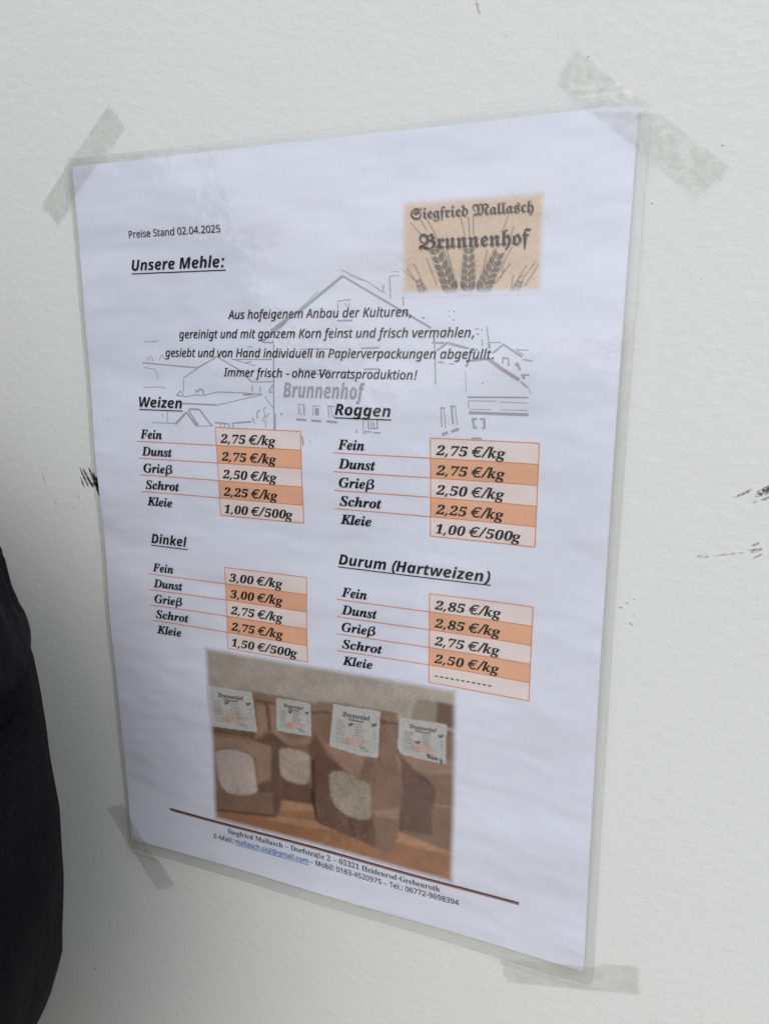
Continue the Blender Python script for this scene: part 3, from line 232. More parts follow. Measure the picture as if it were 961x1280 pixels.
100:(370,[[140,-10,117,-8,97,-1,78,10,61,26,47,44,35,66,26,91,21,118,19,147,21,180,27,210,36,237,48,261,63,281,81,297,101,309,123,316,146,318,175,314,201,301,223,280,223,401,220,419,212,430,198,437,176,439,176,455,319,455,319,75,320,54,325,41,335,32,353,28,353,11,315,8,271,1,223,-10,223,39,201,12,173,-5],[171,28,187,31,202,41,215,56,223,76,223,242,217,257,206,270,191,278,174,281,147,273,130,250,123,225,119,193,118,153,119,115,123,83,130,58,146,36]]),
101:(301,[[154,-10,129,-8,106,-1,85,10,66,26,50,45,37,69,27,95,21,125,19,157,21,187,28,215,38,240,51,263,68,282,87,298,109,309,132,316,157,318,193,314,224,301,249,280,268,251,279,216,283,173,283,166,117,166,127,97,154,56,199,42,225,47,248,62,270,86,285,73,248,27,205,-1],[116,192,201,192,201,215,201,241,198,261,193,277,181,292,161,297,136,286,121,255,116,203]]),
102:(214,[[15,0,15,16,40,22,50,35,52,48,52,73,52,277,16,277,16,310,52,310,52,353,56,386,67,413,85,436,109,452,139,461,174,465,200,463,222,456,240,446,257,425,263,400,260,381,252,367,239,358,224,355,208,358,195,365,187,376,185,391,187,405,193,420,196,426,197,433,193,441,180,443,163,440,153,430,149,413,148,390,148,310,203,310,203,277,148,277,148,65,150,40,158,26,173,18,199,16,199,0]]),
103:(327,[[146,-140,106,-138,73,-132,48,-122,22,-100,14,-75,20,-54,38,-38,69,-26,44,-10,29,9,24,30,28,54,42,74,57,86,77,98,102,110,58,135,31,169,22,212,27,242,40,268,53,282,69,295,88,305,109,312,132,317,157,318,183,317,208,312,233,304,317,304,317,268,268,268,281,248,289,226,291,203,288,176,276,151,258,131,234,116,215,108,194,104,172,103,157,103,142,104,126,102,112,94,104,84,101,71,111,55,141,49,175,49,208,48,236,45,259,40,285,29,303,13,312,-9,316,-37,311,-67,296,-92,272,-113,239,-128,197,-137],[157,124,178,130,190,146,195,163,198,184,199,211,198,238,195,260,190,276,178,292,157,297,137,292,124,276,118,260,115,238,114,211,115,184,118,163,124,146,137,130],[161,-116,218,-111,252,-94,263,-66,260,-51,249,-41,231,-36,205,-34,97,-34,79,-52,73,-73,79,-89,95,-103,111,-111,133,-115]]),
104:(381,[[18,0,18,16,35,19,45,26,51,37,52,56,52,399,51,417,46,429,36,437,19,440,19,455,148,455,148,267,175,295,207,313,243,318,292,306,321,271,330,212,330,56,332,38,337,26,347,19,363,16,363,0,202,0,202,16,207,16,228,26,235,56,235,217,234,241,229,258,219,268,203,271,183,267,164,255,148,235,148,56,149,38,154,26,164,19,180,16,180,0]]),
105:(198,[[101,362,81,366,65,376,54,393,50,412,54,432,65,449,81,460,101,463,120,460,137,449,147,432,151,412,147,393,136,376,120,366],[18,0,18,16,35,19,45,26,51,37,52,56,52,252,51,272,47,285,37,291,20,293,21,310,148,310,148,56,150,38,154,26,164,19,180,16,180,0]]),
108:(199,[[18,0,18,16,35,19,45,26,51,37,52,56,52,398,51,417,47,429,38,436,20,439,20,455,148,455,148,56,150,38,154,26,164,19,180,16,180,0]]),
110:(381,[[18,0,18,16,35,19,45,26,51,37,52,56,52,253,51,271,46,284,36,291,19,294,19,310,148,310,148,267,175,296,207,313,243,318,292,306,321,271,330,212,330,56,332,38,337,26,347,19,363,16,363,0,202,0,202,16,207,16,228,26,235,56,235,217,234,241,229,258,219,268,203,271,183,267,164,255,148,235,148,56,149,38,154,26,164,19,180,16,180,0]]),
111:(336,[[169,-10,140,-8,114,-1,90,11,69,27,52,47,38,70,27,96,21,124,19,154,21,184,27,213,38,239,52,262,69,281,90,297,114,309,140,316,168,318,196,316,222,309,245,298,266,282,283,263,298,240,308,214,315,185,317,154,315,123,308,94,298,69,284,46,266,26,245,11,222,-1,197,-8],[169,11,193,18,209,39,214,56,217,81,219,102,219,126,220,154,218,206,214,245,208,271,192,292,169,299,144,292,128,271,122,245,118,206,117,154,117,127,118,103,120,82,123,56,128,39,144,18]]),
114:(287,[[18,0,18,16,35,19,45,26,51,37,52,56,52,252,51,273,46,285,37,291,20,293,21,310,146,310,146,252,158,272,172,288,187,301,210,314,233,318,258,315,275,304,286,287,289,266,287,248,278,234,265,225,248,222,233,224,222,231,207,250,199,257,189,260,175,255,162,241,152,220,149,192,149,56,152,37,159,25,173,19,197,16,197,0]]),
115:(288,[[151,-10,132,-8,110,-3,87,6,73,9,60,4,51,-9,36,-9,36,105,53,105,61,79,72,57,87,39,112,21,140,15,162,18,179,27,189,40,192,58,183,84,156,105,107,130,85,142,68,155,54,169,41,193,37,220,40,247,49,270,65,291,86,306,111,316,141,319,166,316,199,308,206,306,213,305,223,308,230,319,244,319,244,222,228,222,220,244,209,262,196,277,174,291,149,296,130,294,116,286,108,274,105,259,107,244,115,232,128,222,146,212,191,189,212,178,229,165,241,151,253,127,257,95,254,65,244,39,228,18,206,2,181,-7]]),
116:(228,[[124,-9,99,-7,80,-1,66,10,56,26,50,46,48,71,48,279,20,279,20,300,46,324,68,347,88,369,105,389,118,407,129,424,144,424,144,310,208,310,208,279,144,279,144,82,146,64,149,51,157,43,168,40,189,49,206,75,222,66,198,24,165,-1]]),
223:(408,[[19,-132,10,-125,10,212,12,259,18,301,27,339,40,372,57,401,92,437,136,459,190,467,219,465,244,459,266,449,290,427,302,398,304,374,300,351,292,329,279,309,263,291,244,277,223,268,201,263,201,257,221,256,253,251,281,242,306,227,326,209,341,187,349,161,352,138,351,117,346,96,338,76,327,58,313,42,296,28,278,16,257,6,235,-2,211,-6,187,-7,153,-5,127,1,110,10,100,22,100,26,139,75,147,73,158,42,175,24,199,17,219,21,235,31,248,46,259,65,266,88,269,114,269,140,266,167,253,197,229,218,206,227,175,232,137,234,122,234,122,256,146,258,167,265,187,275,204,288,218,304,228,322,235,342,238,363,235,385,226,409,209,425,188,434,166,437,140,433,118,422,100,405,88,380,81,349,79,312,90,-103]]),
},
75: {
66:(574,[[273,-15,245,-11,218,-1,117,53,102,59,90,62,72,56,66,40,69,28,75,13,50,2,36,25,28,47,25,67,30,92,47,113,63,124,82,131,104,136,127,141,151,149,175,160,197,174,216,192,231,214,242,238,249,267,251,300,250,322,245,343,238,362,222,387,201,407,175,420,146,424,123,421,102,413,83,400,69,382,60,361,56,337,69,287,107,252,170,232,165,205,123,214,89,230,62,252,43,280,31,313,27,351,29,379,35,404,45,428,58,449,75,467,94,482,116,492,141,499,167,501,192,499,216,493,239,482,261,468,280,450,296,429,332,447,369,465,407,484,441,504,455,481,445,467,451,449,464,425,482,399,496,384,508,379,523,384,538,361,447,307,475,295,499,278,519,256,534,230,543,202,546,171,542,137,529,105,508,77,479,51,443,29,399,11,353,-3,311,-12],[324,277,375,303,405,320,428,336,421,358,402,390,380,419,365,432,356,429,338,420,310,404,320,377,326,349,328,320,327,298],[377,41,398,44,416,54,431,70,442,90,450,113,452,139,448,169,438,196,422,218,401,235,376,246,349,249,330,247,314,242,305,216,294,196,281,181,265,169,233,153,175,130,214,113,231,104,250,94,271,81,312,59,348,45]]),
77:(743,[[138,-15,138,-8,132,-1,118,10,102,19,93,24,82,17,62,-3,43,13,90,72,107,88,123,93,142,87,173,69,191,58,212,93,225,143,229,207,226,273,216,329,200,374,178,406,151,426,119,433,96,429,75,420,58,406,45,388,36,366,34,343,37,320,47,297,64,276,85,257,110,242,138,232,129,205,88,220,55,239,31,263,13,290,3,319,-1,350,1,376,8,401,19,423,33,444,51,461,71,475,94,486,118,493,144,495,189,489,228,471,262,442,278,468,298,487,322,498,349,502,392,494,428,471,459,433,487,468,526,488,575,495,614,491,646,479,671,459,690,432,701,398,704,357,704,348,721,348,721,326,692,320,670,312,654,301,640,278,635,245,635,105,637,93,645,85,660,73,669,66,686,74,715,95,727,77,638,-15,619,-15,616,-4,611,5,593,19,570,32,552,49,547,60,545,72,545,225,546,249,550,267,558,280,570,294,587,308,612,324,612,346,610,373,604,396,594,415,571,434,540,441,512,436,490,424,473,404,485,365,493,322,496,273,490,212,473,153,446,95,407,39,357,-15,336,-15,336,-9,330,-2,316,9,301,19,292,24,280,17,260,-3,240,13,264,43,282,65,298,81,311,90,322,93,342,87,371,69,386,59,400,95,409,145,412,210,409,278,401,336,388,386,371,423,351,445,327,453,312,450,299,443,288,432,281,417,299,378,309,330,312,273,311,238,306,205,298,174,286,144,271,114,253,85,229,55,198,22,159,-15]]),
83:(565,[[296,-15,244,-11,198,-1,156,16,119,40,88,69,63,103,45,143,35,188,31,236,33,266,39,296,48,325,61,353,78,380,98,406,121,429,147,450,176,467,222,487,267,498,312,502,333,500,353,493,396,470,418,456,439,442,458,431,472,427,490,433,497,439,499,449,497,459,490,467,484,473,482,482,488,496,506,502,517,499,526,490,533,467,530,450,521,434,509,419,493,405,475,394,457,384,422,370,398,365,379,371,351,388,330,401,310,414,292,424,273,432,254,437,233,439,205,436,180,430,157,419,137,404,121,386,107,365,97,341,91,313,89,283,91,255,97,227,107,201,121,176,140,151,163,127,189,106,217,89,245,76,274,67,302,62,330,60,359,62,388,69,415,80,439,95,460,113,475,134,485,157,488,181,486,204,479,224,468,240,445,256,416,261,399,259,378,253,362,246,344,237,324,226,288,206,262,194,245,190,234,193,221,201,197,223,168,254,156,270,148,284,141,305,139,328,142,349,151,368,165,384,183,397,204,404,226,407,253,403,275,393,293,376,310,352,285,336,268,359,248,373,225,377,203,374,185,363,173,347,169,328,173,309,184,294,203,285,226,282,246,285,271,295,302,312,332,329,358,339,379,343,401,340,424,331,447,317,469,298,483,282,495,265,504,247,512,227,516,206,518,183,515,147,505,113,489,82,467,54,440,30,409,11,374,-3,337,-12]]),
86:(583,[[321,-14,303,-10,279,1,247,22,208,52,181,72,158,83,140,87,125,85,103,77,77,65,66,90,141,136,175,155,202,161,216,158,236,188,248,231,252,285,250,312,246,336,238,359,228,378,216,394,201,408,175,421,144,425,120,423,98,415,80,402,66,384,57,364,54,341,58,312,69,286,88,264,114,246,147,233,186,226,181,198,151,204,124,212,100,223,78,237,60,253,45,272,34,293,27,315,25,340,27,370,33,398,44,424,58,446,76,465,97,481,121,492,148,499,176,502,220,497,257,482,287,457,317,482,355,497,403,502,441,499,472,489,496,474,514,452,526,425,533,392,535,376,540,368,554,365,557,340,498,329,463,314,451,296,460,273,484,247,504,230,520,214,533,199,545,175,549,145,545,122,532,97,520,81,505,65,487,49,467,35,446,22,422,10,388,-3,354,-11],[408,40,424,42,439,49,451,59,460,72,467,86,469,100,466,119,459,137,449,150,435,167,416,187,383,224,373,237,367,249,363,273,365,292,370,306,380,318,395,329,418,339,449,349,442,359,439,376,435,405,427,435,421,447,412,457,395,465,375,468,354,465,334,458,317,446,305,430,319,392,328,358,330,329,328,296,320,263,307,231,289,199,267,170,242,144,285,111,330,78,352,63,373,51,392,42]]),
97:(316,[[70,-15,56,0,65,7,63,14,61,17,58,21,34,60,20,101,15,145,18,170,25,194,37,218,54,241,75,265,101,289,154,334,174,334,174,328,194,318,213,310,231,304,257,296,279,291,279,271,269,266,263,260,259,235,259,95,263,73,273,65,285,70,300,83,314,69,240,-15,224,-3,231,4,203,20,186,37,181,58,181,69],[132,63,139,67,156,79,181,98,181,248,147,265,130,273,122,278,107,259,98,237,95,220,93,200,93,177,94,151,99,126,106,100,119,72]]),
99:(257,[[124,-15,108,-3,118,7,94,22,78,33,64,46,46,72,41,88,39,105,39,224,42,252,49,262,60,272,144,334,163,342,176,338,194,326,210,314,219,310,232,319,246,304,209,266,195,254,186,250,180,252,125,293,119,281,118,261,118,130,121,102,127,92,141,81,159,71,171,67,185,70,203,80,224,97,236,81]]),
100:(320,[[145,-15,138,-8,122,1,101,12,76,23,50,33,25,40,25,60,34,66,38,77,40,105,40,214,40,244,37,269,120,317,85,338,58,356,40,372,26,394,21,416,24,436,35,454,53,469,77,480,106,487,140,490,140,469,121,467,107,461,98,452,95,441,100,423,116,407,147,387,199,355,224,338,246,323,264,307,283,285,296,262,303,239,305,214,303,191,297,167,288,144,276,121,262,99,247,78,215,39,165,-15],[181,48,197,59,215,89,225,118,231,149,233,182,231,209,225,230,215,249,199,266,185,277,167,289,147,301,119,285,119,83,146,70,164,58]]),
101:(279,[[155,-15,137,-7,140,2,106,16,79,32,61,51,49,72,41,95,39,122,39,217,40,235,43,247,50,256,60,265,174,342,189,342,253,246,258,234,250,224,118,125,121,110,128,97,139,86,153,78,167,72,181,71,198,72,212,76,226,85,242,98,256,83],[118,155,185,205,189,211,140,289,125,277,119,263,118,236]]),
102:(206,[[77,-130,66,-33,51,125,48,161,46,190,45,210,45,266,13,266,13,286,28,294,39,309,48,329,55,352,66,402,72,426,81,447,94,465,119,483,148,490,165,489,182,484,198,480,214,479,226,489,244,480,203,404,183,415,161,424,140,429,125,431,105,426,98,409,101,391,108,371,115,355,122,336,130,313,198,313,198,266,130,266,130,177,130,155,127,126,124,91,119,50,113,2,106,-52,95,-130]]),
103:(319,[[146,-134,111,-131,81,-123,55,-109,35,-91,22,-69,15,-43,78,-43,87,-80,111,-102,150,-109,171,-107,190,-98,206,-85,218,-68,226,-49,229,-28,225,-14,212,14,202,37,195,59,191,81,83,-8,65,-1,71,15,66,30,53,47,35,76,22,105,18,125,16,148,18,171,22,192,31,213,42,233,53,247,67,262,84,280,105,299,129,319,156,342,177,342,176,340,183,333,203,320,237,306,285,291,285,271,274,250,267,227,265,210,263,189,263,164,266,114,277,72,294,38,295,30,295,22,293,-6,286,-33,276,-57,262,-79,245,-98,224,-113,201,-125,175,-131],[141,79,159,87,186,106,184,144,186,176,191,208,199,240,173,251,148,264,124,281,108,262,97,239,92,222,90,201,89,176,91,150,98,127,108,107,119,92,131,82]]),
104:(310,[[149,-134,133,-123,153,-93,171,-65,185,-39,197,-14,206,11,213,37,218,63,221,90,222,119,220,144,216,169,209,193,198,217,182,242,163,268,126,240,126,82,132,71,146,66,169,86,183,71,99,-15,79,-15,70,-1,56,12,40,21,25,26,25,46,35,49,42,58,47,81,47,402,43,430,33,453,50,466,63,452,73,432,81,406,90,430,103,451,120,467,139,480,161,487,185,490,185,469,156,463,138,449,129,425,126,391,126,269,224,342,238,327,230,314,245,291,267,259,277,238,286,214,292,187,294,159,293,128,288,98,280,67,268,36,253,4,233,-29,210,-62,182,-97]]),
105:(215,[[71,371,84,433,96,468,112,489,134,496,155,489,162,469,159,455,150,439,137,421,122,403,92,371],[130,-15,112,-5,116,2,96,13,81,25,73,39,70,59,70,75,71,90,72,102,72,115,72,230,70,250,58,255,44,251,28,239,14,254,41,276,71,305,103,342,121,331,113,316,123,302,147,286,169,279,169,259,155,251,150,230,150,93,153,71,165,64,175,69,193,85,208,72]]),
107:(313,[[79,-15,70,-1,56,12,40,21,25,26,25,46,35,49,42,58,47,81,47,402,44,431,33,453,50,466,62,453,72,433,81,406,90,430,103,451,120,467,139,480,161,487,185,490,185,469,156,463,138,448,131,432,126,412,125,388,125,271,244,343,257,330,253,320,266,289,276,265,279,249,276,237,266,226,249,213,226,195,247,171,262,137,271,92,277,76,287,66,298,78,313,65,236,-15,220,-4,228,6,211,26,203,56,200,78,195,96,182,125,161,151,125,129,125,85,131,70,144,64,161,78,175,63,99,-15],[125,157,188,199,202,211,206,224,205,237,199,251,185,279,125,242]]),
108:(189,[[122,-15,104,-7,111,3,101,12,73,25,25,42,25,62,34,68,39,79,41,109,41,402,39,427,27,453,44,466,57,452,67,432,75,406,84,430,97,451,113,467,133,480,155,487,179,490,179,469,150,463,132,449,123,425,120,391,120,107,122,93,128,85,156,71,171,66,183,70,196,81,211,68]]),
109:(516,[[85,-15,77,-1,64,12,48,21,33,26,33,46,50,57,55,81,55,218,52,250,42,266,29,253,14,266,83,342,99,329,95,322,105,315,111,311,118,306,125,297,130,285,134,258,134,253,203,314,220,332,226,342,246,342,246,340,255,326,271,314,285,297,290,277,290,255,383,342,403,342,416,325,432,313,449,304,465,300,465,280,451,269,447,251,447,90,449,70,461,64,471,69,489,85,504,72,426,-15,408,-5,412,2,393,12,378,24,369,38,366,56,366,68,367,81,368,95,368,110,368,232,362,255,345,271,290,222,290,81,296,57,312,46,312,26,297,21,282,12,269,-1,261,-15,241,-15,234,-1,221,12,205,21,189,26,189,46,206,57,212,81,212,232,206,255,190,271,134,222,134,81,139,57,156,46,156,26,141,21,126,12,113,-1,105,-15]]),
110:(359,[[85,-15,77,-1,64,12,48,21,33,26,33,46,50,57,55,81,55,218,52,250,42,266,29,253,14,266,83,342,99,329,95,323,101,318,119,304,130,285,134,260,134,253,224,342,244,342,257,325,273,313,291,304,307,300,307,280,293,269,289,251,289,90,291,70,303,64,313,69,331,85,346,72,268,-15,251,-5,255,2,234,13,220,25,211,39,208,59,209,72,210,85,210,98,210,111,210,232,204,256,187,272,134,220,134,81,139,57,156,46,156,26,141,21,126,12,113,-1,105,-15]]),
111:(308,[[143,-15,135,-7,113,4,92,13,64,22,30,32,30,52,38,57,42,65,44,78,45,99,45,214,44,244,42,269,222,342,232,323,223,318,235,295,256,260,278,224,289,199,293,171,289,144,276,117,263,97,244,73,220,46,163,-15],[185,48,195,55,206,75,215,104,218,134,215,160,207,187,192,215,176,242,163,267,154,287,124,275,124,75,154,60,175,51]]),
114:(250,[[131,-15,113,-5,121,6,112,15,85,27,40,42,40,62,51,74,55,97,55,218,52,250,42,266,29,253,14,266,83,342,99,329,95,323,101,318,119,304,130,285,134,260,134,253,154,284,167,305,173,316,178,327,182,342,201,342,211,320,224,303,240,291,240,265,230,258,221,246,213,231,208,214,187,214,180,242,165,263,134,215,134,107,137,90,158,77,182,68,194,73,212,89,227,75]]),
115:(300,[[118,-15,111,-5,95,8,67,26,26,50,26,71,54,90,70,108,76,126,69,149,48,177,27,202,19,219,30,239,55,271,87,305,117,331,136,342,147,336,174,319,197,309,216,306,235,309,250,320,260,335,263,355,260,374,249,391,234,401,216,405,201,401,186,391,175,376,169,359,155,372,139,381,151,400,167,415,187,425,210,428,229,426,247,419,263,408,275,393,283,375,286,355,284,335,279,317,270,299,255,278,211,225,233,211,250,195,264,177,278,150,282,123,277,93,263,67,248,51,230,37,208,25,187,15,168,6,154,-1,138,-15],[132,175,191,242,165,246,140,256,113,274,101,279,87,271,81,255,86,241,104,218,122,193],[178,38,196,42,211,54,220,71,224,91,221,107,213,124,201,139,187,152,174,160,163,163,148,154,93,91,127,65,150,50,166,41]]),
117:(361,[[109,-15,91,-7,94,0,74,11,35,27,35,47,53,56,58,80,58,224,55,252,45,266,30,250,15,263,86,342,102,329,101,328,98,323,104,318,122,304,133,284,137,259,137,94,140,70,146,62,158,59,169,64,186,77,210,99,210,250,205,270,188,280,188,300,203,305,219,315,232,327,239,342,259,342,267,327,280,315,296,305,311,300,311,280,294,269,289,246,289,90,291,70,303,64,313,69,331,85,346,72,268,-15,251,-5,255,2,234,13,221,24,213,37,210,56,210,72]]),
},
}
GLYPHS = {chr(k): {chr(c): v for c, v in d.items()} for k, d in GLYPH_NUMBERS.items()}

SKETCH=[[1.0,[[85.6,62.7],[99.5,54.8],[114.9,44.4]]],[0.7,[[114.9,44.4],[132.0,53.8],[147.3,62.2]]],[0.25,[[98.4,54.8],[105.5,49.2]]],[0.3,[[114.6,42.4],[124.6,46.7],[129.3,49.8],[131.0,50.5]]],[0.4,[[132.4,45.1],[132.7,52.3]]],[0.4,[[136.8,45.3],[137.4,54.8]]],[0.3,[[132.4,45.1],[136.8,44.8]]],[0.2,[[133.0,43.6],[136.0,43.7]]],[0.3,[[112.9,52.8],[112.8,58.2]]],[0.4,[[113.0,52.7],[117.9,52.4]]],[0.6,[[112.6,59.4],[118.5,59.4]]],[0.4,[[115.4,53.5],[117.2,55.1],[117.2,53.4]]],[0.35,[[97.2,69.3],[110.5,69.1]]],[0.5,[[121.5,68.9],[128.4,68.7]]],[0.3,[[97.3,76.8],[109.9,76.7]]],[0.4,[[103.3,78.1],[109.2,78.0]]],[0.5,[[122.5,76.1],[128.5,76.0]]],[0.45,[[148.6,65.2],[149.4,80.8]]],[0.6,[[148.3,64.9],[148.5,67.1],[152.2,67.1]]],[0.3,[[149.3,69.8],[153.1,66.8]]],[0.6,[[144.0,58.7],[145.0,59.0]]],[0.5,[[128.3,49.2],[130.0,50.2],[130.1,47.9]]],[0.25,[[117.0,44.0],[120.4,45.6],[123.9,46.4]]],[0.8,[[81.7,66.7],[87.2,63.0],[92.3,59.4]]],[0.5,[[86.7,67.6],[85.7,92.9]]],[0.95,[[86.0,92.9],[85.8,98.9]]],[0.5,[[81.7,66.7],[86.8,67.0],[86.1,65.9]]],[0.5,[[26.4,74.7],[52.7,76.4]]],[0.5,[[52.7,76.4],[60.2,72.9],[61.7,72.0]]],[0.5,[[61.7,72.0],[70.9,76.6],[76.9,81.3]]],[0.4,[[52.7,76.6],[46.1,80.3],[45.7,85.5]]],[0.3,[[27.0,76.5],[32.4,77.1],[33.3,79.6],[33.6,80.8]]],[0.3,[[26.3,84.4],[34.1,84.0],[37.5,84.5]]],[0.35,[[28.8,73.7],[29.3,72.2],[29.9,73.7],[30.9,71.8],[31.5,74.0]]],[0.4,[[34.6,73.4],[36.0,71.5],[37.3,73.3]]],[0.5,[[42.2,87.2],[44.3,85.3],[46.1,87.4],[42.2,87.2]]],[0.35,[[46.1,87.7],[51.6,86.7],[54.9,86.9],[61.5,85.4],[72.9,85.5],[81.2,85.9]]],[0.8,[[51.3,86.0],[51.7,84.9],[52.9,85.5],[53.2,84.4],[55.0,85.0],[54.9,86.4]]],[0.6,[[72.9,85.2],[72.9,86.2],[77.1,86.0]]],[0.4,[[76.9,82.5],[77.0,85.1]]],[0.4,[[80.3,82.7],[80.2,85.4]]],[0.35,[[76.9,81.3],[86.2,81.1]]],[0.5,[[84.0,85.0],[86.0,81.7],[86.0,84.9],[84.0,85.0]]],[0.6,[[45.0,90.2],[61.2,90.4]]],[0.35,[[61.6,90.3],[80.5,86.1]]],[0.9,[[41.0,98.6],[46.6,93.6],[51.1,99.0]]],[0.6,[[47.5,92.6],[51.9,98.7]]],[0.7,[[47.9,92.3],[52.7,92.3],[58.2,98.8]]],[0.4,[[37.5,93.2],[37.2,98.0]]],[0.3,[[29.7,98.3],[41.0,98.2]]],[0.3,[[51.9,99.0],[58.6,98.4]]],[0.6,[[59.4,97.2],[65.9,97.5],[65.8,98.8]]],[0.4,[[61.9,97.4],[62.0,98.9]]],[0.4,[[63.7,97.4],[63.8,99.0]]],[0.6,[[67.6,99.0],[67.3,97.2],[75.9,96.3]]],[0.4,[[76.3,94.7],[77.2,96.8]]],[0.5,[[78.4,95.0],[78.5,92.6],[79.9,91.6]]],[0.4,[[82.7,90.6],[81.3,91.3],[81.9,93.6],[81.1,95.2],[83.6,93.0]]],[0.4,[[80.1,95.5],[82.1,96.0],[82.0,98.4]]],[0.4,[[82.2,86.8],[85.8,91.1]]],[0.3,[[68.0,72.8],[74.2,74.3],[78.6,75.4]]],[0.35,[[68.7,73.1],[85.8,73.0]]],[0.7,[[88.7,92.7],[89.1,93.3]]],[0.3,[[74.2,74.3],[77.0,73.8]]],[0.3,[[34.7,94.6],[35.4,96.2]]],[0.25,[[27.9,66.6],[31.7,66.5],[34.8,66.1]]],[0.3,[[75.5,68.3],[77.6,68.5]]],[0.3,[[95.9,89.3],[98.9,89.2]]],[0.3,[[96.2,89.4],[96.3,93.0]]],[0.6,[[98.5,89.3],[98.5,93.0]]],[0.3,[[96.9,90.3],[97.0,93.0],[97.8,93.0]]],[0.8,[[95.2,94.7],[99.4,94.9]]],[0.8,[[101.4,94.9],[105.5,95.1]]],[0.8,[[107.7,95.0],[112.0,95.2]]],[0.3,[[102.0,89.6],[105.2,89.5]]],[0.3,[[102.2,89.6],[102.3,93.3]]],[1.5,[[103.8,90.3],[103.8,93.0]]],[0.4,[[108.2,89.5],[111.0,89.5]]],[0.4,[[108.5,89.5],[108.6,93.5]]],[0.4,[[109.5,89.9],[110.2,93.5],[110.9,92.8]]],[0.7,[[88.8,92.8],[88.9,93.3]]],[0.35,[[122.3,93.5],[122.5,98.9]]],[0.5,[[124.4,93.9],[124.5,97.0]]],[0.5,[[127.8,93.8],[127.8,96.9]]],[0.4,[[125.5,94.3],[125.7,96.7]]],[0.4,[[126.4,94.3],[126.6,96.7]]],[0.4,[[124.5,96.9],[127.8,96.8]]],[0.5,[[123.0,99.1],[123.3,98.0],[125.4,98.2]]],[0.5,[[126.2,98.3],[129.1,98.3]]],[0.4,[[119.2,98.6],[119.7,97.4],[119.9,98.8]]],[0.6,[[97.1,100.9],[97.7,101.6],[97.8,104.2]]],[0.7,[[100.7,102.5],[100.9,102.8]]],[0.5,[[149.7,69.7],[153.5,67.0],[161.0,68.9]]],[0.3,[[153.7,67.6],[160.2,69.1]]],[0.4,[[147.6,67.0],[151.7,67.2]]],[0.4,[[166.6,61.8],[167.6,67.4]]],[0.8,[[167.5,67.0],[167.8,68.9]]],[0.3,[[167.9,67.0],[171.6,67.0]]],[0.6,[[169.0,70.4],[172.4,67.6],[178.7,71.5]]],[0.3,[[176.3,69.3],[180.7,69.4]]],[0.4,[[179.1,72.4],[182.2,72.8]]],[0.3,[[177.1,69.6],[179.4,70.9]]],[0.6,[[172.2,71.9],[174.3,72.1],[174.4,74.5]]],[0.5,[[172.4,72.1],[172.4,73.8]]],[1.0,[[177.0,73.4],[177.5,74.5]]],[0.7,[[176.7,73.6],[177.8,74.5],[178.2,75.8]]],[1.15,[[167.9,72.5],[171.9,75.3],[178.2,79.0]]],[0.6,[[178.6,79.4],[181.0,81.4]]],[0.25,[[181.2,81.6],[182.2,83.5]]],[0.5,[[178.7,77.3],[181.4,77.3]]],[0.8,[[179.3,77.5],[179.7,78.6]]],[0.5,[[150.1,73.4],[152.2,73.6]]],[0.4,[[154.0,74.0],[155.7,74.0]]],[1.1,[[160.1,73.9],[160.9,73.9]]],[0.6,[[159.9,74.3],[160.2,75.0]]],[0.2,[[159.8,76.2],[160.3,83.2]]],[0.5,[[160.8,84.9],[181.3,84.5]]],[0.25,[[161.0,86.1],[170.6,86.0]]],[0.25,[[171.8,86.2],[181.1,86.3]]],[0.3,[[161.1,86.3],[161.3,88.6]]],[0.25,[[161.7,88.9],[169.1,88.8]]],[0.25,[[172.3,88.8],[181.2,88.7]]],[0.95,[[161.3,90.1],[181.5,90.1]]],[0.7,[[162.3,92.2],[164.2,92.1]]],[0.7,[[165.2,92.1],[167.0,92.1]]],[0.8,[[162.8,92.3],[163.2,95.1],[164.2,95.0]]],[0.8,[[166.6,92.2],[166.9,95.1],[165.9,95.0]]],[0.5,[[151.1,88.8],[152.8,88.8]]],[0.4,[[151.5,88.9],[151.8,95.3]]],[0.3,[[152.6,88.9],[153.2,95.7]]],[0.5,[[154.7,88.2],[156.7,88.1]]],[0.6,[[155.3,88.4],[155.8,94.2]]],[0.3,[[156.5,88.2],[157.3,94.3]]],[1.0,[[151.9,98.0],[154.0,97.1]]],[1.0,[[155.2,96.8],[157.9,95.7]]],[0.6,[[165.7,80.0],[166.1,80.2]]],[0.6,[[162.5,98.7],[165.9,98.7]]],[0.7,[[159.9,73.1],[167.1,72.3],[168.7,72.9]]],[0.3,[[162.5,62.7],[164.1,62.6]]],[0.5,[[164.9,62.7],[165.2,63.1]]],[0.5,[[163.3,64.2],[164.1,64.4]]],[0.4,[[165.2,65.9],[165.4,68.2]]],[0.4,[[153.4,56.6],[153.6,57.0]]],[0.4,[[155.0,56.7],[155.4,57.1]]],[0.4,[[153.4,58.3],[153.7,58.7]]],[0.4,[[154.8,59.6],[155.6,59.8]]]]
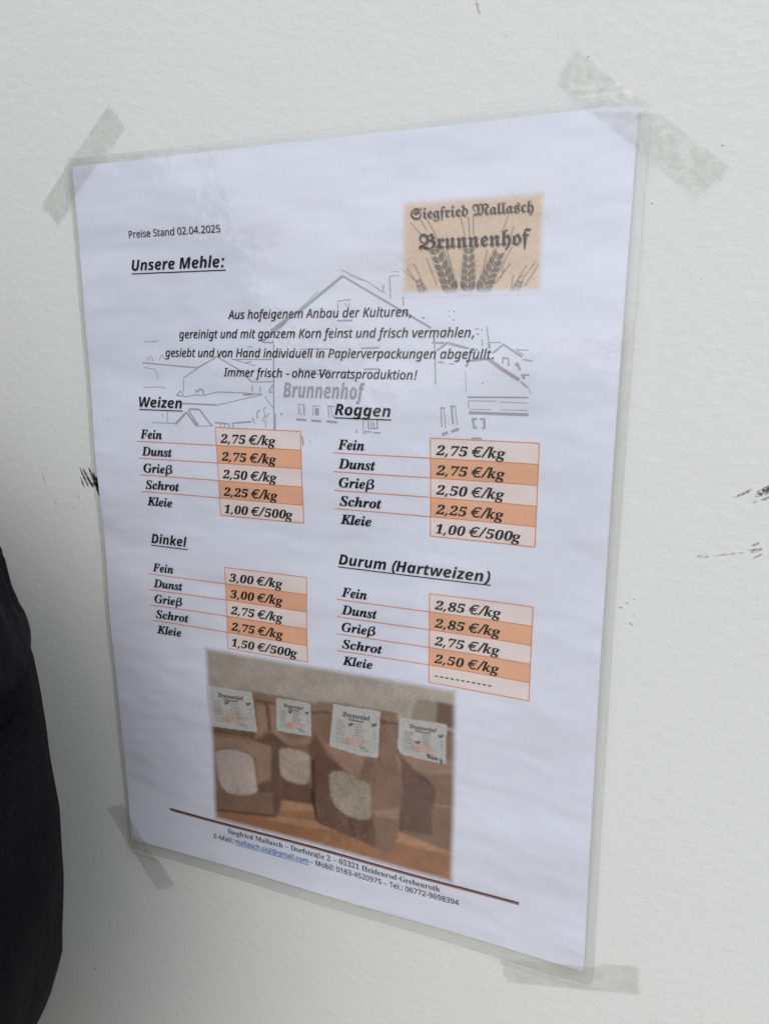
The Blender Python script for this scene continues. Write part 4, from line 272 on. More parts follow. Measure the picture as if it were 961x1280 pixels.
PHOTO=[["wood",[[40.8,253.6],[114.4,233.3],[133.8,246.8],[140.2,272.3],[106.8,274.7],[39.1,278.2]]],["wood",[[96.7,252.1],[161.3,247.7],[161.9,276.3],[95.7,284.2]]],["boxa",[[143.4,198.7],[151.4,198.1],[151.2,207.7],[140.1,208.1]]],["boxb",[[151.4,198.1],[159.1,198.1],[159.3,208.1],[150.8,207.4]]],["woodl",[[82.9,256.0],[99.6,254.3],[100.2,257.3],[81.6,261.3]]],["woodl",[[136.0,257.7],[147.9,258.6],[160.2,258.2],[160.2,261.2],[148.0,262.4],[135.3,262.1]]],["woodl",[[80.0,264.6],[100.1,262.3],[111.2,262.9],[111.1,264.0],[92.9,266.7],[73.2,267.8]]],["brown",[[135.5,210.1],[159.4,210.1],[160.2,259.0],[157.0,260.4],[135.7,257.4]]],["band",[[135.5,209.3],[155.1,208.9],[159.3,208.8],[159.4,210.0],[155.1,210.0],[135.5,210.5]]],["line",[[155.1,209.8],[159.3,209.7],[159.4,210.3],[155.1,210.4]]],["dark",[[137.1,223.3],[142.2,228.6],[147.7,231.6],[150.4,234.6],[149.6,255.9],[136.7,256.4],[138.4,231.6]]],["light",[[136.0,222.8],[142.2,223.6],[149.0,223.5],[158.9,220.6],[159.0,226.9],[147.7,229.5],[141.9,228.3]]],["line2",[[150.2,241.7],[158.9,241.0],[158.9,241.7],[150.2,242.4]]],["brown",[[149.5,243.8],[159.9,241.9],[160.1,255.3],[157.0,259.9],[149.7,258.9]]],["w4",[[138.4,233.1],[140.9,231.3],[143.6,231.1],[147.0,232.4],[150.1,234.6],[150.5,238.2],[149.5,242.4],[149.5,246.4],[143.7,248.8],[140.2,248.0],[136.7,245.2]]],["line",[[140.9,231.1],[143.6,230.9],[147.2,232.0],[150.3,234.5],[150.8,238.1],[149.6,242.0],[149.3,241.9],[150.3,238.2],[149.9,234.8],[146.9,232.7],[143.5,231.4],[140.9,231.5]]],["brown",[[77.0,211.7],[100.4,212.6],[99.1,222.5],[97.8,233.6],[98.8,254.7],[82.7,256.2],[77.9,226.3]]],["band",[[76.9,208.5],[82.2,208.2],[97.5,208.5],[100.6,208.8],[100.5,213.2],[82.1,212.4],[76.9,212.2]]],["line",[[77.1,211.9],[82.1,212.1],[100.7,212.8],[100.6,213.5],[82.1,212.7],[77.1,212.4]]],["dark",[[77.9,226.2],[87.1,229.8],[90.5,231.1],[87.7,230.7],[83.4,232.3],[82.1,234.3],[82.5,245.4],[82.6,256.0],[81.4,245.7]]],["light",[[78.8,213.0],[81.7,213.2],[81.6,224.7],[87.2,227.0],[97.7,224.1],[96.5,227.8],[86.3,230.6],[78.7,225.3]]],["dark",[[82.9,245.3],[86.4,247.0],[92.1,247.0],[96.4,245.6],[98.8,254.7],[82.7,256.2]]],["dark",[[98.4,224.0],[99.3,227.8],[99.3,241.5],[98.8,254.7],[97.1,245.5],[97.3,233.7],[96.4,231.2],[95.5,228.7]]],["brown",[[43.5,214.1],[71.0,212.3],[77.0,212.2],[77.0,222.9],[78.1,226.3],[82.2,244.1],[82.6,256.0],[81.9,260.5],[79.6,264.9],[49.3,269.3],[39.7,269.6]]],["band",[[43.8,210.4],[70.8,208.4],[77.0,208.1],[77.0,212.0],[71.0,212.6],[43.5,214.8]]],["line",[[71.0,212.3],[77.0,212.0],[76.9,212.6],[70.9,212.9]]],["line",[[76.4,212.3],[77.5,212.6],[77.6,220.1],[78.3,224.7],[77.7,225.6],[76.7,221.6]]],["dark",[[70.4,231.6],[77.9,226.3],[82.2,244.1],[82.6,256.0],[81.9,260.5],[79.6,264.9],[78.6,262.8],[77.8,246.5]]],["dark",[[42.4,229.9],[70.6,227.7],[69.7,231.4],[67.5,230.4],[42.2,232.8]]],["dark",[[70.2,251.1],[78.4,248.5],[79.0,253.4],[71.5,255.2]]],["light",[[72.0,214.3],[76.7,214.1],[77.3,224.9],[70.8,230.4],[72.1,226.7]]],["light",[[42.1,234.3],[70.4,231.9],[78.4,232.3],[77.8,246.5],[71.7,251.5],[70.7,239.6],[67.1,237.6],[55.9,237.5],[41.6,242.4]]],["line",[[48.9,269.0],[63.4,266.7],[79.6,264.4],[79.3,265.2],[63.3,267.6],[48.9,269.8]]],["line",[[97.4,234.4],[98.7,233.4],[99.1,254.1],[99.6,262.1],[98.6,255.6],[98.1,254.7]]],["brown",[[100.4,211.8],[135.3,210.0],[136.2,220.6],[138.7,231.6],[136.4,247.5],[135.8,257.4],[132.4,268.4],[99.8,263.2],[98.7,247.0],[98.4,221.3]]],["band",[[100.6,207.3],[107.6,206.8],[128.4,206.0],[135.2,205.7],[135.3,210.2],[128.1,210.6],[107.5,211.5],[100.4,212.0]]],["line",[[100.4,211.8],[107.5,211.4],[107.5,211.8],[100.4,212.4]]],["line",[[128.1,210.5],[135.5,210.1],[135.5,210.7],[128.1,211.2]]],["dark",[[98.4,222.0],[102.0,225.7],[105.6,231.7],[112.2,235.4],[107.0,237.4],[105.3,239.3],[105.6,249.9],[108.1,253.9],[99.7,254.5],[98.7,247.0]]],["light",[[105.7,226.4],[119.7,227.5],[121.1,228.3],[118.5,238.1],[117.4,238.0],[115.2,236.1],[111.5,234.9],[105.7,228.7],[100.5,223.1]]],["mid",[[121.8,228.1],[133.9,223.3],[138.1,231.7],[136.4,247.5],[124.5,250.9],[123.9,240.9],[121.0,237.9],[118.8,237.7]]],["light",[[133.9,223.3],[135.0,223.0],[138.1,231.0],[136.7,232.0]]],["light",[[124.2,251.0],[136.0,246.9],[135.3,252.3],[126.7,253.0]]],["dark",[[100.1,254.4],[108.1,253.5],[112.6,256.2],[118.6,256.8],[124.1,255.2],[125.5,260.1],[125.9,267.4],[100.1,263.2]]],["dark2",[[136.4,224.2],[138.5,231.6],[136.4,247.5],[136.0,256.6],[137.1,257.1],[137.4,234.8]]],["line",[[96.8,247.4],[98.5,247.0],[99.8,262.7],[98.7,261.8],[96.7,252.1]]],["w1",[[49.9,242.0],[51.5,240.1],[55.8,238.7],[61.1,237.9],[67.1,238.6],[69.3,239.9],[69.9,244.8],[71.0,253.8],[70.4,255.4],[66.9,257.6],[60.0,259.4],[55.4,259.1],[52.4,256.8],[50.7,252.8],[50.1,245.6]]],["w2",[[82.1,233.9],[83.0,232.4],[87.0,231.3],[94.0,231.4],[96.4,232.5],[96.7,239.3],[96.1,244.3],[94.6,245.9],[90.7,246.6],[85.7,246.4],[82.9,244.6],[82.3,241.9]]],["w3",[[105.4,239.3],[106.6,237.5],[110.7,236.4],[115.2,236.3],[117.7,238.7],[121.0,238.3],[123.5,240.3],[123.8,245.4],[123.6,253.0],[123.0,255.5],[118.6,256.5],[112.6,255.9],[108.1,253.1],[106.0,249.1]]],["lab",[[48.8,209.6],[70.4,208.8],[71.7,227.3],[48.7,229.0]]],["lab",[[81.8,209.4],[97.6,209.1],[97.6,223.7],[91.5,224.2],[81.2,224.5]]],["lab",[[107.8,207.5],[128.1,206.6],[127.0,226.9],[119.7,227.5],[110.9,226.8],[105.6,226.3]]],["lab",[[136.2,207.5],[155.1,206.7],[154.7,223.6],[144.9,223.7],[136.7,223.0],[135.2,220.5]]]]
LABELQ=[[[48.8,209.6],[70.4,208.8],[71.7,227.3],[48.7,229.0]],[[81.8,209.4],[97.6,209.1],[97.6,223.7],[81.2,224.5]],[[107.8,207.5],[128.1,206.6],[127.0,226.9],[105.6,226.3]],[[136.2,207.5],[155.1,206.7],[154.7,223.6],[135.7,222.5]]]
LOGO={"lines":[[[145.8,27.6],[149.1,33.2]],[[143.2,27.2],[145.7,31.0]],[[140.0,28.4],[144.2,32.7]],[[157.0,27.1],[158.7,33.4]],[[159.8,27.8],[160.1,33.5]],[[161.3,27.7],[161.5,33.5]],[[172.6,28.3],[171.0,32.3]],[[174.5,31.4],[173.4,34.7]],[[136.8,42.8],[141.7,46.9]],[[141.0,41.2],[146.3,50.8]],[[145.6,39.7],[149.2,48.5]],[[151.3,37.0],[153.7,42.9]],[[152.5,37.1],[154.5,44.0]],[[166.1,38.2],[164.1,46.7]],[[169.3,37.3],[165.0,45.0]],[[174.1,37.5],[170.1,44.6]],[[173.6,42.5],[169.0,48.5]],[[179.0,43.2],[173.3,51.5]],[[183.0,42.8],[178.6,49.4]],[[181.8,42.2],[176.8,48.7]],[[174.9,45.9],[173.9,51.5]],[[138.8,42.9],[145.0,50.8]],[[176.7,47.1],[177.9,46.0]],[[171.6,43.5],[170.8,46.9]]],"ears":[[[154.6,51.3],[151.7,44.0],[147.9,36.0]],[[159.8,50.9],[159.9,44.2],[160.0,36.6]],[[164.3,51.6],[166.9,45.6],[170.0,38.7]],[[144.4,50.8],[142.4,46.0]],[[175.4,51.8],[177.1,47.6]]]}


# ---------------------------------------------------------------- materials
def mat(name, color, rough=0.6, spec=0.4, bumps=(), var=None, sheen=0.0):
    """bumps: (scale, strength, distance, (sx,sy,sz)); var: (scale, amount)"""
    m = bpy.data.materials.new(name)
    m.use_nodes = True
    n, l = m.node_tree.nodes, m.node_tree.links
    p = n['Principled BSDF']
    p.inputs['Base Color'].default_value = (*color, 1)
    p.inputs['Roughness'].default_value = rough
    p.inputs['Specular IOR Level'].default_value = spec
    if sheen:
        p.inputs['Sheen Weight'].default_value = sheen
    tc = n.new('ShaderNodeTexCoord')
    prev = None
    for sc, st, dist, sv in bumps:
        mp = n.new('ShaderNodeMapping')
        mp.inputs['Scale'].default_value = sv
        tx = n.new('ShaderNodeTexNoise')
        tx.inputs['Scale'].default_value = sc
        tx.inputs['Detail'].default_value = 4
        b = n.new('ShaderNodeBump')
        b.inputs['Strength'].default_value = st
        b.inputs['Distance'].default_value = dist
        l.new(tc.outputs['Object'], mp.inputs[0])
        l.new(mp.outputs[0], tx.inputs['Vector'])
        l.new(tx.outputs['Fac'], b.inputs['Height'])
        if prev:
            l.new(prev.outputs[0], b.inputs['Normal'])
        prev = b
    if prev:
        l.new(prev.outputs[0], p.inputs['Normal'])
    if var:
        tx = n.new('ShaderNodeTexNoise')
        tx.inputs['Scale'].default_value = var[0]
        tx.inputs['Detail'].default_value = 3
        l.new(tc.outputs['Object'], tx.inputs['Vector'])
        mx = n.new('ShaderNodeMix')
        mx.data_type = 'RGBA'
        a = var[1]
        mx.inputs[6].default_value = (*[c * (1 - a) for c in color], 1)
        mx.inputs[7].default_value = (*[min(1, c * (1 + a)) for c in color], 1)
        l.new(tx.outputs['Fac'], mx.inputs[0])
        l.new(mx.outputs[2], p.inputs['Base Color'])
    return m


M_WALL = mat('wall_paint', (0.80, 0.81, 0.785), 0.5, 0.35,
             bumps=((270, 0.42, 0.0005, (0.85, 1, 1.15)), (800, 0.45, 0.0002, (0.9, 1, 1.1)), (50, 0.2, 0.001, (1, 1, 1))),
             var=(14, 0.02))
M_GROUND = mat('asphalt', (0.40, 0.365, 0.30), 0.9, 0.2, bumps=((60, 0.5, 0.01, (1, 1, 1)),), var=(3, 0.15))
PAPER = (0.845, 0.865, 1.0)
RIPPLE = (13, 0.8, 0.012, (0.45, 1, 1.0))      # the sheet buckles gently across its width
M_PAPER = mat('paper_white', PAPER, 0.75, 0.2, bumps=(RIPPLE, (1500, 0.25, 0.0001, (1, 1, 1)), (300, 0.2, 0.00015, (1, 1, 1))), var=(1800, 0.035))
def ink(name, c, v=0.0):
    return mat(name, c, 0.75, 0.2, bumps=(RIPPLE,), var=(1500, v) if v else None)
M_BLACK = ink('ink_black', (0.018, 0.017, 0.022))
M_SOFT = ink('ink_soft_black', (0.05, 0.05, 0.06))
M_GREY = ink('ink_grey', (0.43, 0.435, 0.49))
M_RULE = ink('ink_orange_rule', (0.78, 0.27, 0.13))
M_LIGHTCELL = ink('ink_pale_peach', (0.90, 0.79, 0.76), 0.04)
M_DARKCELL = ink('ink_peach', (0.90, 0.50, 0.32), 0.04)
M_MAROON = ink('ink_maroon', (0.12, 0.035, 0.035))
M_MAROON2 = ink('ink_brown_rule', (0.36, 0.16, 0.13))
M_BLUE = ink('ink_link_blue', (0.05, 0.19, 0.50))
M_LOGOTXT = ink('ink_logo_brown', (0.10, 0.06, 0.06))
M_LOGOSH = ink('ink_logo_shadow', (0.30, 0.26, 0.24))

def vcol_mat(name, grain):
    m = mat(name, (0.5, 0.5, 0.5), 0.75, 0.2, bumps=(RIPPLE,))
    n, l = m.node_tree.nodes, m.node_tree.links
    a = n.new('ShaderNodeVertexColor')
    a.layer_name = 'print'
    tc = n.new('ShaderNodeTexCoord')
    tx = n.new('ShaderNodeTexNoise')
    tx.inputs['Scale'].default_value = 1100
    tx.inputs['Detail'].default_value = 2
    l.new(tc.outputs['Object'], tx.inputs['Vector'])
    mr = n.new('ShaderNodeMapRange')
    mr.inputs['From Min'].default_value = 0.25
    mr.inputs['From Max'].default_value = 0.75
    mr.inputs['To Min'].default_value = 1 - grain
    mr.inputs['To Max'].default_value = 1 + grain
    l.new(tx.outputs['Fac'], mr.inputs['Value'])
    vm = n.new('ShaderNodeVectorMath')
    vm.operation = 'SCALE'
    l.new(a.outputs['Color'], vm.inputs[0])
    l.new(mr.outputs[0], vm.inputs['Scale'])
    l.new(vm.outputs[0], n['Principled BSDF'].inputs['Base Color'])
    return m
M_PRINT = vcol_mat('photo_print', 0.10)
M_LOGOPRINT = vcol_mat('logo_print', 0.04)


FILM_SHIFT = (0.11, 0.0, 0.43)


def film_mat(name, tint, rough, bumps, diffuse=0.0, mottle=None, refl=0.05):
    """clear plastic: transparent sheet with Fresnel gloss, a little milky"""
    m = bpy.data.materials.new(name)
    m.use_nodes = True
    n, l = m.node_tree.nodes, m.node_tree.links
    n.remove(n['Principled BSDF'])
    out = n['Material Output']
    tr = n.new('ShaderNodeBsdfTransparent')
    tr.inputs[0].default_value = (*tint, 1)
    gl = n.new('ShaderNodeBsdfGlossy')
    gl.inputs['Roughness'].default_value = rough
    df = n.new('ShaderNodeBsdfDiffuse')
    df.inputs[0].default_value = (0.78, 0.79, 0.77, 1)
    geo = n.new('ShaderNodeNewGeometry')      # Schlick reflectance, the same from both sides of the sheet
    dt = n.new('ShaderNodeVectorMath')
    dt.operation = 'DOT_PRODUCT'
    l.new(geo.outputs['Incoming'], dt.inputs[0])
    l.new(geo.outputs['Normal'], dt.inputs[1])
    ab = n.new('ShaderNodeMath')
    ab.operation = 'ABSOLUTE'
    l.new(dt.outputs['Value'], ab.inputs[0])
    iv = n.new('ShaderNodeMath')
    iv.operation = 'SUBTRACT'
    iv.use_clamp = True
    iv.inputs[0].default_value = 1.0
    l.new(ab.outputs[0], iv.inputs[1])
    pw = n.new('ShaderNodeMath')
    pw.operation = 'POWER'
    pw.inputs[1].default_value = 5.0
    l.new(iv.outputs[0], pw.inputs[0])
    fr = n.new('ShaderNodeMath')
    fr.operation = 'MULTIPLY_ADD'
    fr.use_clamp = True
    fr.inputs[1].default_value = 0.95
    fr.inputs[2].default_value = refl
    l.new(pw.outputs[0], fr.inputs[0])
    m1 = n.new('ShaderNodeMixShader')
    m1.inputs[0].default_value = diffuse
    m2 = n.new('ShaderNodeMixShader')
    l.new(tr.outputs[0], m1.inputs[1])
    l.new(df.outputs[0], m1.inputs[2])
    l.new(fr.outputs[0], m2.inputs[0])
    l.new(m1.outputs[0], m2.inputs[1])
    l.new(gl.outputs[0], m2.inputs[2])
    l.new(m2.outputs[0], out.inputs[0])
    tc = n.new('ShaderNodeTexCoord')
    prev = None
    for sc, st, dist in bumps:
        tx = n.new('ShaderNodeTexNoise')
        tx.inputs['Scale'].default_value = sc
        tx.inputs['Detail'].default_value = 3
        b = n.new('ShaderNodeBump')
        b.inputs['Strength'].default_value = st
        b.inputs['Distance'].default_value = dist
        mp = n.new('ShaderNodeMapping')
        mp.inputs['Location'].default_value = FILM_SHIFT
        l.new(tc.outputs['Object'], mp.inputs[0])
        l.new(mp.outputs[0], tx.inputs['Vector'])
        l.new(tx.outputs['Fac'], b.inputs['Height'])
        if prev:
            l.new(prev.outputs[0], b.inputs['Normal'])
        prev = b
    if prev:
        l.new(prev.outputs[0], gl.inputs['Normal'])
        l.new(prev.outputs[0], dt.inputs[1])
    if mottle:
        sc, lo, hi, dlo, dhi = mottle
        tx = n.new('ShaderNodeTexNoise')
        tx.inputs['Scale'].default_value = sc
        tx.inputs['Detail'].default_value = 5
        tx.inputs['Roughness'].default_value = 0.65
        tx.inputs['Distortion'].default_value = 0.6
        l.new(tc.outputs['Object'], tx.inputs['Vector'])
        rp = n.new('ShaderNodeValToRGB')
        rp.color_ramp.elements[0].position = 0.45
        rp.color_ramp.elements[1].position = 0.58
        rp.color_ramp.elements[0].color = (lo, lo, lo * 0.985, 1)
        rp.color_ramp.elements[1].color = (hi, hi, hi * 0.99, 1)
        l.new(tx.outputs['Fac'], rp.inputs[0])
        l.new(rp.outputs[0], tr.inputs[0])
        mr = n.new('ShaderNodeMapRange')
        mr.inputs['From Min'].default_value = 0.45
        mr.inputs['From Max'].default_value = 0.6
        mr.inputs['To Min'].default_value = dlo
        mr.inputs['To Max'].default_value = dhi
        l.new(tx.outputs['Fac'], mr.inputs['Value'])
        l.new(mr.outputs[0], m1.inputs[0])
    return m
M_FILM = film_mat('laminate_clear', (0.985, 0.986, 0.982), 0.03, ((9, 0.8, 0.006), (45, 0.25, 0.002), (240, 0.22, 0.0008)), refl=0.085)
M_FILMBACK = film_mat('laminate_back', (0.985, 0.986, 0.982), 0.12, ())
M_EDGE = film_mat('laminate_edge', (0.955, 0.96, 0.95), 0.35, (), 0.05, refl=0.03)
def tape_mat(name, lo, hi, d1, gloss):
    return film_mat(name, (0.9, 0.9, 0.89), gloss, ((330, 0.6, 0.0012), (90, 0.35, 0.0012)), 0.02, (260, lo, hi, 0.0, d1), refl=0.06)
M_TAPE_GREY = tape_mat('sticky_tape_matt', 0.915, 0.965, 0.05, 0.3)
M_TAPE_CLEAR = tape_mat('sticky_tape_clear', 0.915, 0.975, 0.04, 0.12)
M_TAPE_FAINT = tape_mat('sticky_tape_thin', 0.92, 0.975, 0.05, 0.18)

# ---------------------------------------------------------------- object helpers
def link(name, me, m=None, parent=None):
    o = bpy.data.objects.new(name, me)
    COL.objects.link(o)
    if m is not None:
        me.materials.append(m)
    if parent is not None:
        o.parent = parent
        o.matrix_parent_inverse = Matrix()
    return o


def thing(name, label, cat, loc=(0, 0, 0), group=None):
    o = bpy.data.objects.new(name, None)
    COL.objects.link(o)
    o.location = loc
    o.empty_display_size = 0.05
    o['label'] = label
    o['category'] = cat
    if group:
        o['group'] = group
    return o


def pydata(name, vs, fs, m, parent=None, origin=Vector((0, 0, 0)), smooth=False):
    me = bpy.data.meshes.new(name)
    me.from_pydata([tuple(Vector(v) - origin) for v in vs], [], fs)
    me.update()
    if smooth:
        for p in me.polygons:
            p.use_smooth = True
    return link(name, me, m, parent)


# ---------------------------------------------------------------- the setting
def box_mesh(name, x0, x1, y0, y1, z0, z1, m, bev=0.0):
    bm = bmesh.new()
    bmesh.ops.create_cube(bm, size=1)
    for v in bm.verts:
        v.co = Vector(((x0 + x1) / 2 + v.co.x * (x1 - x0), (y0 + y1) / 2 + v.co.y * (y1 - y0), (z0 + z1) / 2 + v.co.z * (z1 - z0)))
    if bev:
        bmesh.ops.bevel(bm, geom=bm.edges[:], offset=bev, segments=2, affect='EDGES')
    me = bpy.data.meshes.new(name)
    bm.to_mesh(me)
    bm.free()
    return link(name, me, m)

wall = box_mesh('wall', -1.7, 1.9, 0.0, 0.12, -0.05, 2.5, M_WALL, 0.004)
wall['kind'] = 'structure'
ground = pydata('ground', [(-400, -400, 0), (400, -400, 0), (400, 400, 0), (-400, 400, 0)], [(0, 1, 2, 3)], M_GROUND)
ground['kind'] = 'structure'

# ---------------------------------------------------------------- shape of the hanging sheet
FX0, FX1, FY0, FY1 = -2.2, 213.4, -2.8, 302.3


def lift(x, y):
    """millimetres between the wall and the paper"""
    d = 1.05 + 0.42 * sin(2 * pi * y / 92 + 0.6 + x / 120) * (0.4 + 0.6 * sin(pi * min(1, max(0, y / 297))))
    d += 0.28 * sin(2 * pi * (x * 0.6 + y) / 61 + 2.0)
    t = max(0.0, sin(pi * min(1, max(0, (y + 3) / 306))))
    d += 2.3 * t ** 0.8 * exp(-((x - 216) / 30.0) ** 2)
    d += 0.5 * t * exp(-((x + 4) / 25.0) ** 2)
    return max(d, 0.35)


def bow(x, y):
    """the cut edge bows a little to the left half way down"""
    e = abs((x - 105) / 105.0)
    return -0.8 * sin(pi * min(1, max(0, y / 297))) * min(1.0, e ** 6)


def P(x, y, off=0.0):
    return W(x, y, lift(x, y) + off)


SHEET_O = W(105, 297, 0)
sheet = thing('laminated_price_sheet', 'laminated white price list with orange tables and flour bag photo taped to the wall', 'price list', SHEET_O)


def grid_mesh(name, x0, x1, y0, y1, step, off, m, parent, corner=0.0, bowed=True):
    nx, ny = max(1, round((x1 - x0) / step)), max(1, round((y1 - y0) / step))
    vs = []
    for j in range(ny + 1):
        y = y0 + (y1 - y0) * j / ny
        for i in range(nx + 1):
            x = x0 + (x1 - x0) * i / nx
            xx, yy = x, y
            if corner:
                cx = min(max(x, x0 + corner), x1 - corner)
                cy = min(max(y, y0 + corner), y1 - corner)
                dx, dy = x - cx, y - cy
                if dx and dy:
                    mxd = max(abs(dx), abs(dy))
                    r = math.hypot(dx, dy)
                    xx, yy = cx + dx * mxd / r, cy + dy * mxd / r
            xx += bow(xx, yy) if bowed else 0
            vs.append(P(xx, yy, off))
    fs = [(j * (nx + 1) + i, (j + 1) * (nx + 1) + i, (j + 1) * (nx + 1) + i + 1, j * (nx + 1) + i + 1) for j in range(ny) for i in range(nx)]
    return pydata(name, vs, fs, m, parent, SHEET_O, True)

paper = grid_mesh('paper', 0, 210, 0, 297, 1.5, 0.0, M_PAPER, sheet)
film = grid_mesh('laminate_film', FX0, FX1, FY0, FY1, 1.0, 0.30, M_FILM, sheet, 4.0)
filmb = grid_mesh('backing_film', FX0, FX1, FY0, FY1, 1.5, -0.12, M_FILMBACK, sheet, 4.0)


def edge_loop():
    pts = []
    r = 4.0
    def arc(cx, cy, a0):
        for k in range(7):
            a = a0 + k * pi / 12
            pts.append((cx + r * cos(a), cy - r * sin(a)))
    n = 60
    arc(FX1 - r, FY0 + r, 0)
    pts += [(FX1 - r + (FX0 - FX1 + 2 * r) * k / n, FY0) for k in range(1, n)]
    arc(FX0 + r, FY0 + r, pi / 2)
    pts += [(FX0, FY0 + r + (FY1 - FY0 - 2 * r) * k / 80) for k in range(1, 80)]
    arc(FX0 + r, FY1 - r, pi)
    pts += [(FX0 + r + (FX1 - FX0 - 2 * r) * k / n, FY1) for k in range(1, n)]
    arc(FX1 - r, FY1 - r, 1.5 * pi)
    pts += [(FX1, FY1 - r + (FY0 - FY1 + 2 * r) * k / 80) for k in range(1, 80)]
    return pts

el = edge_loop()
vs, fs = [], []
for k, (x, y) in enumerate(el):
    x += bow(x, y)
    dx = 0.35 * (1 if x > 105 else -1) * (abs(x - 105) > 100)
    dy = 0.35 * (1 if y > 150 else -1) * (abs(y - 150) > 148)
    vs += [P(x, y, -0.12), P(x + dx * .3, y + dy * .3, 0.05), P(x, y, 0.22), P(x - dx, y - dy, 0.31)]
n = len(el)
for k in range(n):
    a, b = 4 * k, 4 * ((k + 1) % n)
    for q in range(3):
        fs.append((a + q, a + q + 1, b + q + 1, b + q))
pydata('sealed_edge', vs, fs, M_EDGE, sheet, SHEET_O, True)

# ---------------------------------------------------------------- printing
def strip(name, pts, w, off, m, parent=paper, kind=None, maxseg=2.5):
    """thin printed line through page points"""
    vs, fs = [], []
    segs = [(pts, w)] if not isinstance(pts[0][0], (list, tuple)) else pts
    for line, lw in (segs if isinstance(pts[0][0], (list, tuple)) else [(pts, w)]):
        P2 = []
        for a, b in zip(line[:-1], line[1:]):
            L = math.dist(a, b)
            k = max(1, int(math.ceil(L / maxseg)))
            P2 += [(a[0] + (b[0] - a[0]) * i / k, a[1] + (b[1] - a[1]) * i / k) for i in range(k)]
        P2.append(line[-1])
        base = len(vs)
        for i, p in enumerate(P2):
            a, b = P2[max(0, i - 1)], P2[min(len(P2) - 1, i + 1)]
            dx, dy = b[0] - a[0], b[1] - a[1]
            L = math.hypot(dx, dy) or 1
            nx, ny = -dy / L * lw / 2, dx / L * lw / 2
            vs += [P(p[0] - nx, p[1] - ny, off), P(p[0] + nx, p[1] + ny, off)]
            if i:
                q = base + 2 * i
                fs.append((q - 2, q - 1, q + 1, q))
    return pydata(name, vs, fs, m, parent, SHEET_O)


def clean(q):
    r = []
    for p in q:
        if not r or math.dist(p, r[-1]) > 2.5:
            r.append(p)
    while len(r) > 3 and math.dist(r[0], r[-1]) <= 2.5:
        r.pop()
    return r

GC = {}


def glyph_mesh(font, ch):
    """filled letter in 1/1000 em: vertices, faces, advance"""
    key = (font, ch)
    if key in GC:
        return GC[key]
    if ch == '–':
        w, P2 = 370, [[(40, 150), (40, 195), (330, 195), (330, 150)]]
    elif ch == 'ü':
        w, ps = GLYPHS[font]['u']
        P2 = [[(p[i], p[i + 1]) for i in range(0, len(p), 2)] for p in ps]
        for dx in (120, 240):
            P2.append([(dx + 27 * cos(k * pi / 4), 445 + 27 * sin(k * pi / 4)) for k in range(8)][::-1])
    else:
        w, ps = GLYPHS[font][ch]
        P2 = [[(p[i], p[i + 1]) for i in range(0, len(p), 2)] for p in ps]
    P2 = [q for q in (clean(q) for q in P2) if len(q) > 2]
    cu = bpy.data.curves.new('glyph', 'CURVE')
    cu.dimensions = '2D'
    cu.fill_mode = 'BOTH'
    for q in P2:
        sp = cu.splines.new('POLY')
        sp.points.add(len(q) - 1)
        sp.use_cyclic_u = True
        for i, (a, b) in enumerate(q):
            sp.points[i].co = (a / 100, b / 100, 0, 1)
    ob = bpy.data.objects.new('glyph', cu)
    COL.objects.link(ob)
    dg = bpy.context.evaluated_depsgraph_get()
    me = bpy.data.meshes.new_from_object(ob.evaluated_get(dg))
    GC[key] = ([(v.co.x * 100, v.co.y * 100) for v in me.vertices], [tuple(p.vertices) for p in me.polygons], w)
    bpy.data.objects.remove(ob)
    bpy.data.curves.remove(cu)
    bpy.data.meshes.remove(me)
    return GC[key]


def text(name, s, font, x0, x1, y, cap, m, bold=0.0, off=0.16, space=None, spread=0.0, cap_em=480.0, parent=paper, quad=None):
    """x0..x1 measured extents on the page, y the baseline, cap the capital height, all mm"""
    x, co, fs = 0.0, [], []
    for ci, ch in enumerate(s):
        if ch == 'g' and ci and s[ci - 1].isdigit():
            x += 26
        if ch == ' ':
            x += (space or 175) + spread
            continue
        gv, gf, w = glyph_mesh(font, ch)
        bb = bold + (12 if ch in '():' and font == 'J' else 0)
        # printed weight: the letter laid down again a hair to each side
        k = bb * 0.75
        sc = 1.13 if font == 'S' and name == 'price' and ch in 'kg/' else 1.0
        for n, (dx, dy) in enumerate([(0, 0)] + ([(k, k), (-k, k), (-k, -k), (k, -k)] if bb > 0 else [])):
            base = len(co)
            co += [(x + a * sc + dx, b * sc + dy, n) for a, b in gv]
            fs += [tuple(base + i for i in f) for f in gf]
        x += w * sc + spread
    lo, hi = min(p[0] for p in co), max(p[0] for p in co)
    vs = []
    for a, b, n in co:
        u, t = (a - lo) / (hi - lo), b / cap_em
        if quad:      # bilinear inside four page points, u and t running 0..1
            qa, qb, qc, qd = quad
            top = (qa[0] + (qb[0] - qa[0]) * u, qa[1] + (qb[1] - qa[1]) * u)
            bot = (qd[0] + (qc[0] - qd[0]) * u, qd[1] + (qc[1] - qd[1]) * u)
            px, py = bot[0] + (top[0] - bot[0]) * t, bot[1] + (top[1] - bot[1]) * t
        else:
            px, py = x0 + (x1 - x0) * u, y - t * cap
        vs.append(P(px, py, off + 0.006 * n))
    return pydata(name, vs, fs, m, parent, SHEET_O)


# sketch of the farmhouse printed in grey under the text
vs = [(line, w * 1.05) for w, line in SKETCH]
house = strip('farmhouse_sketch', vs, 1, 0.04, M_GREY)
text('farmhouse_sketch_lettering', 'Brunnenhof', 'J', 90.0, 123.0, 86.7, 5.4, M_GREY, bold=7, off=0.05)

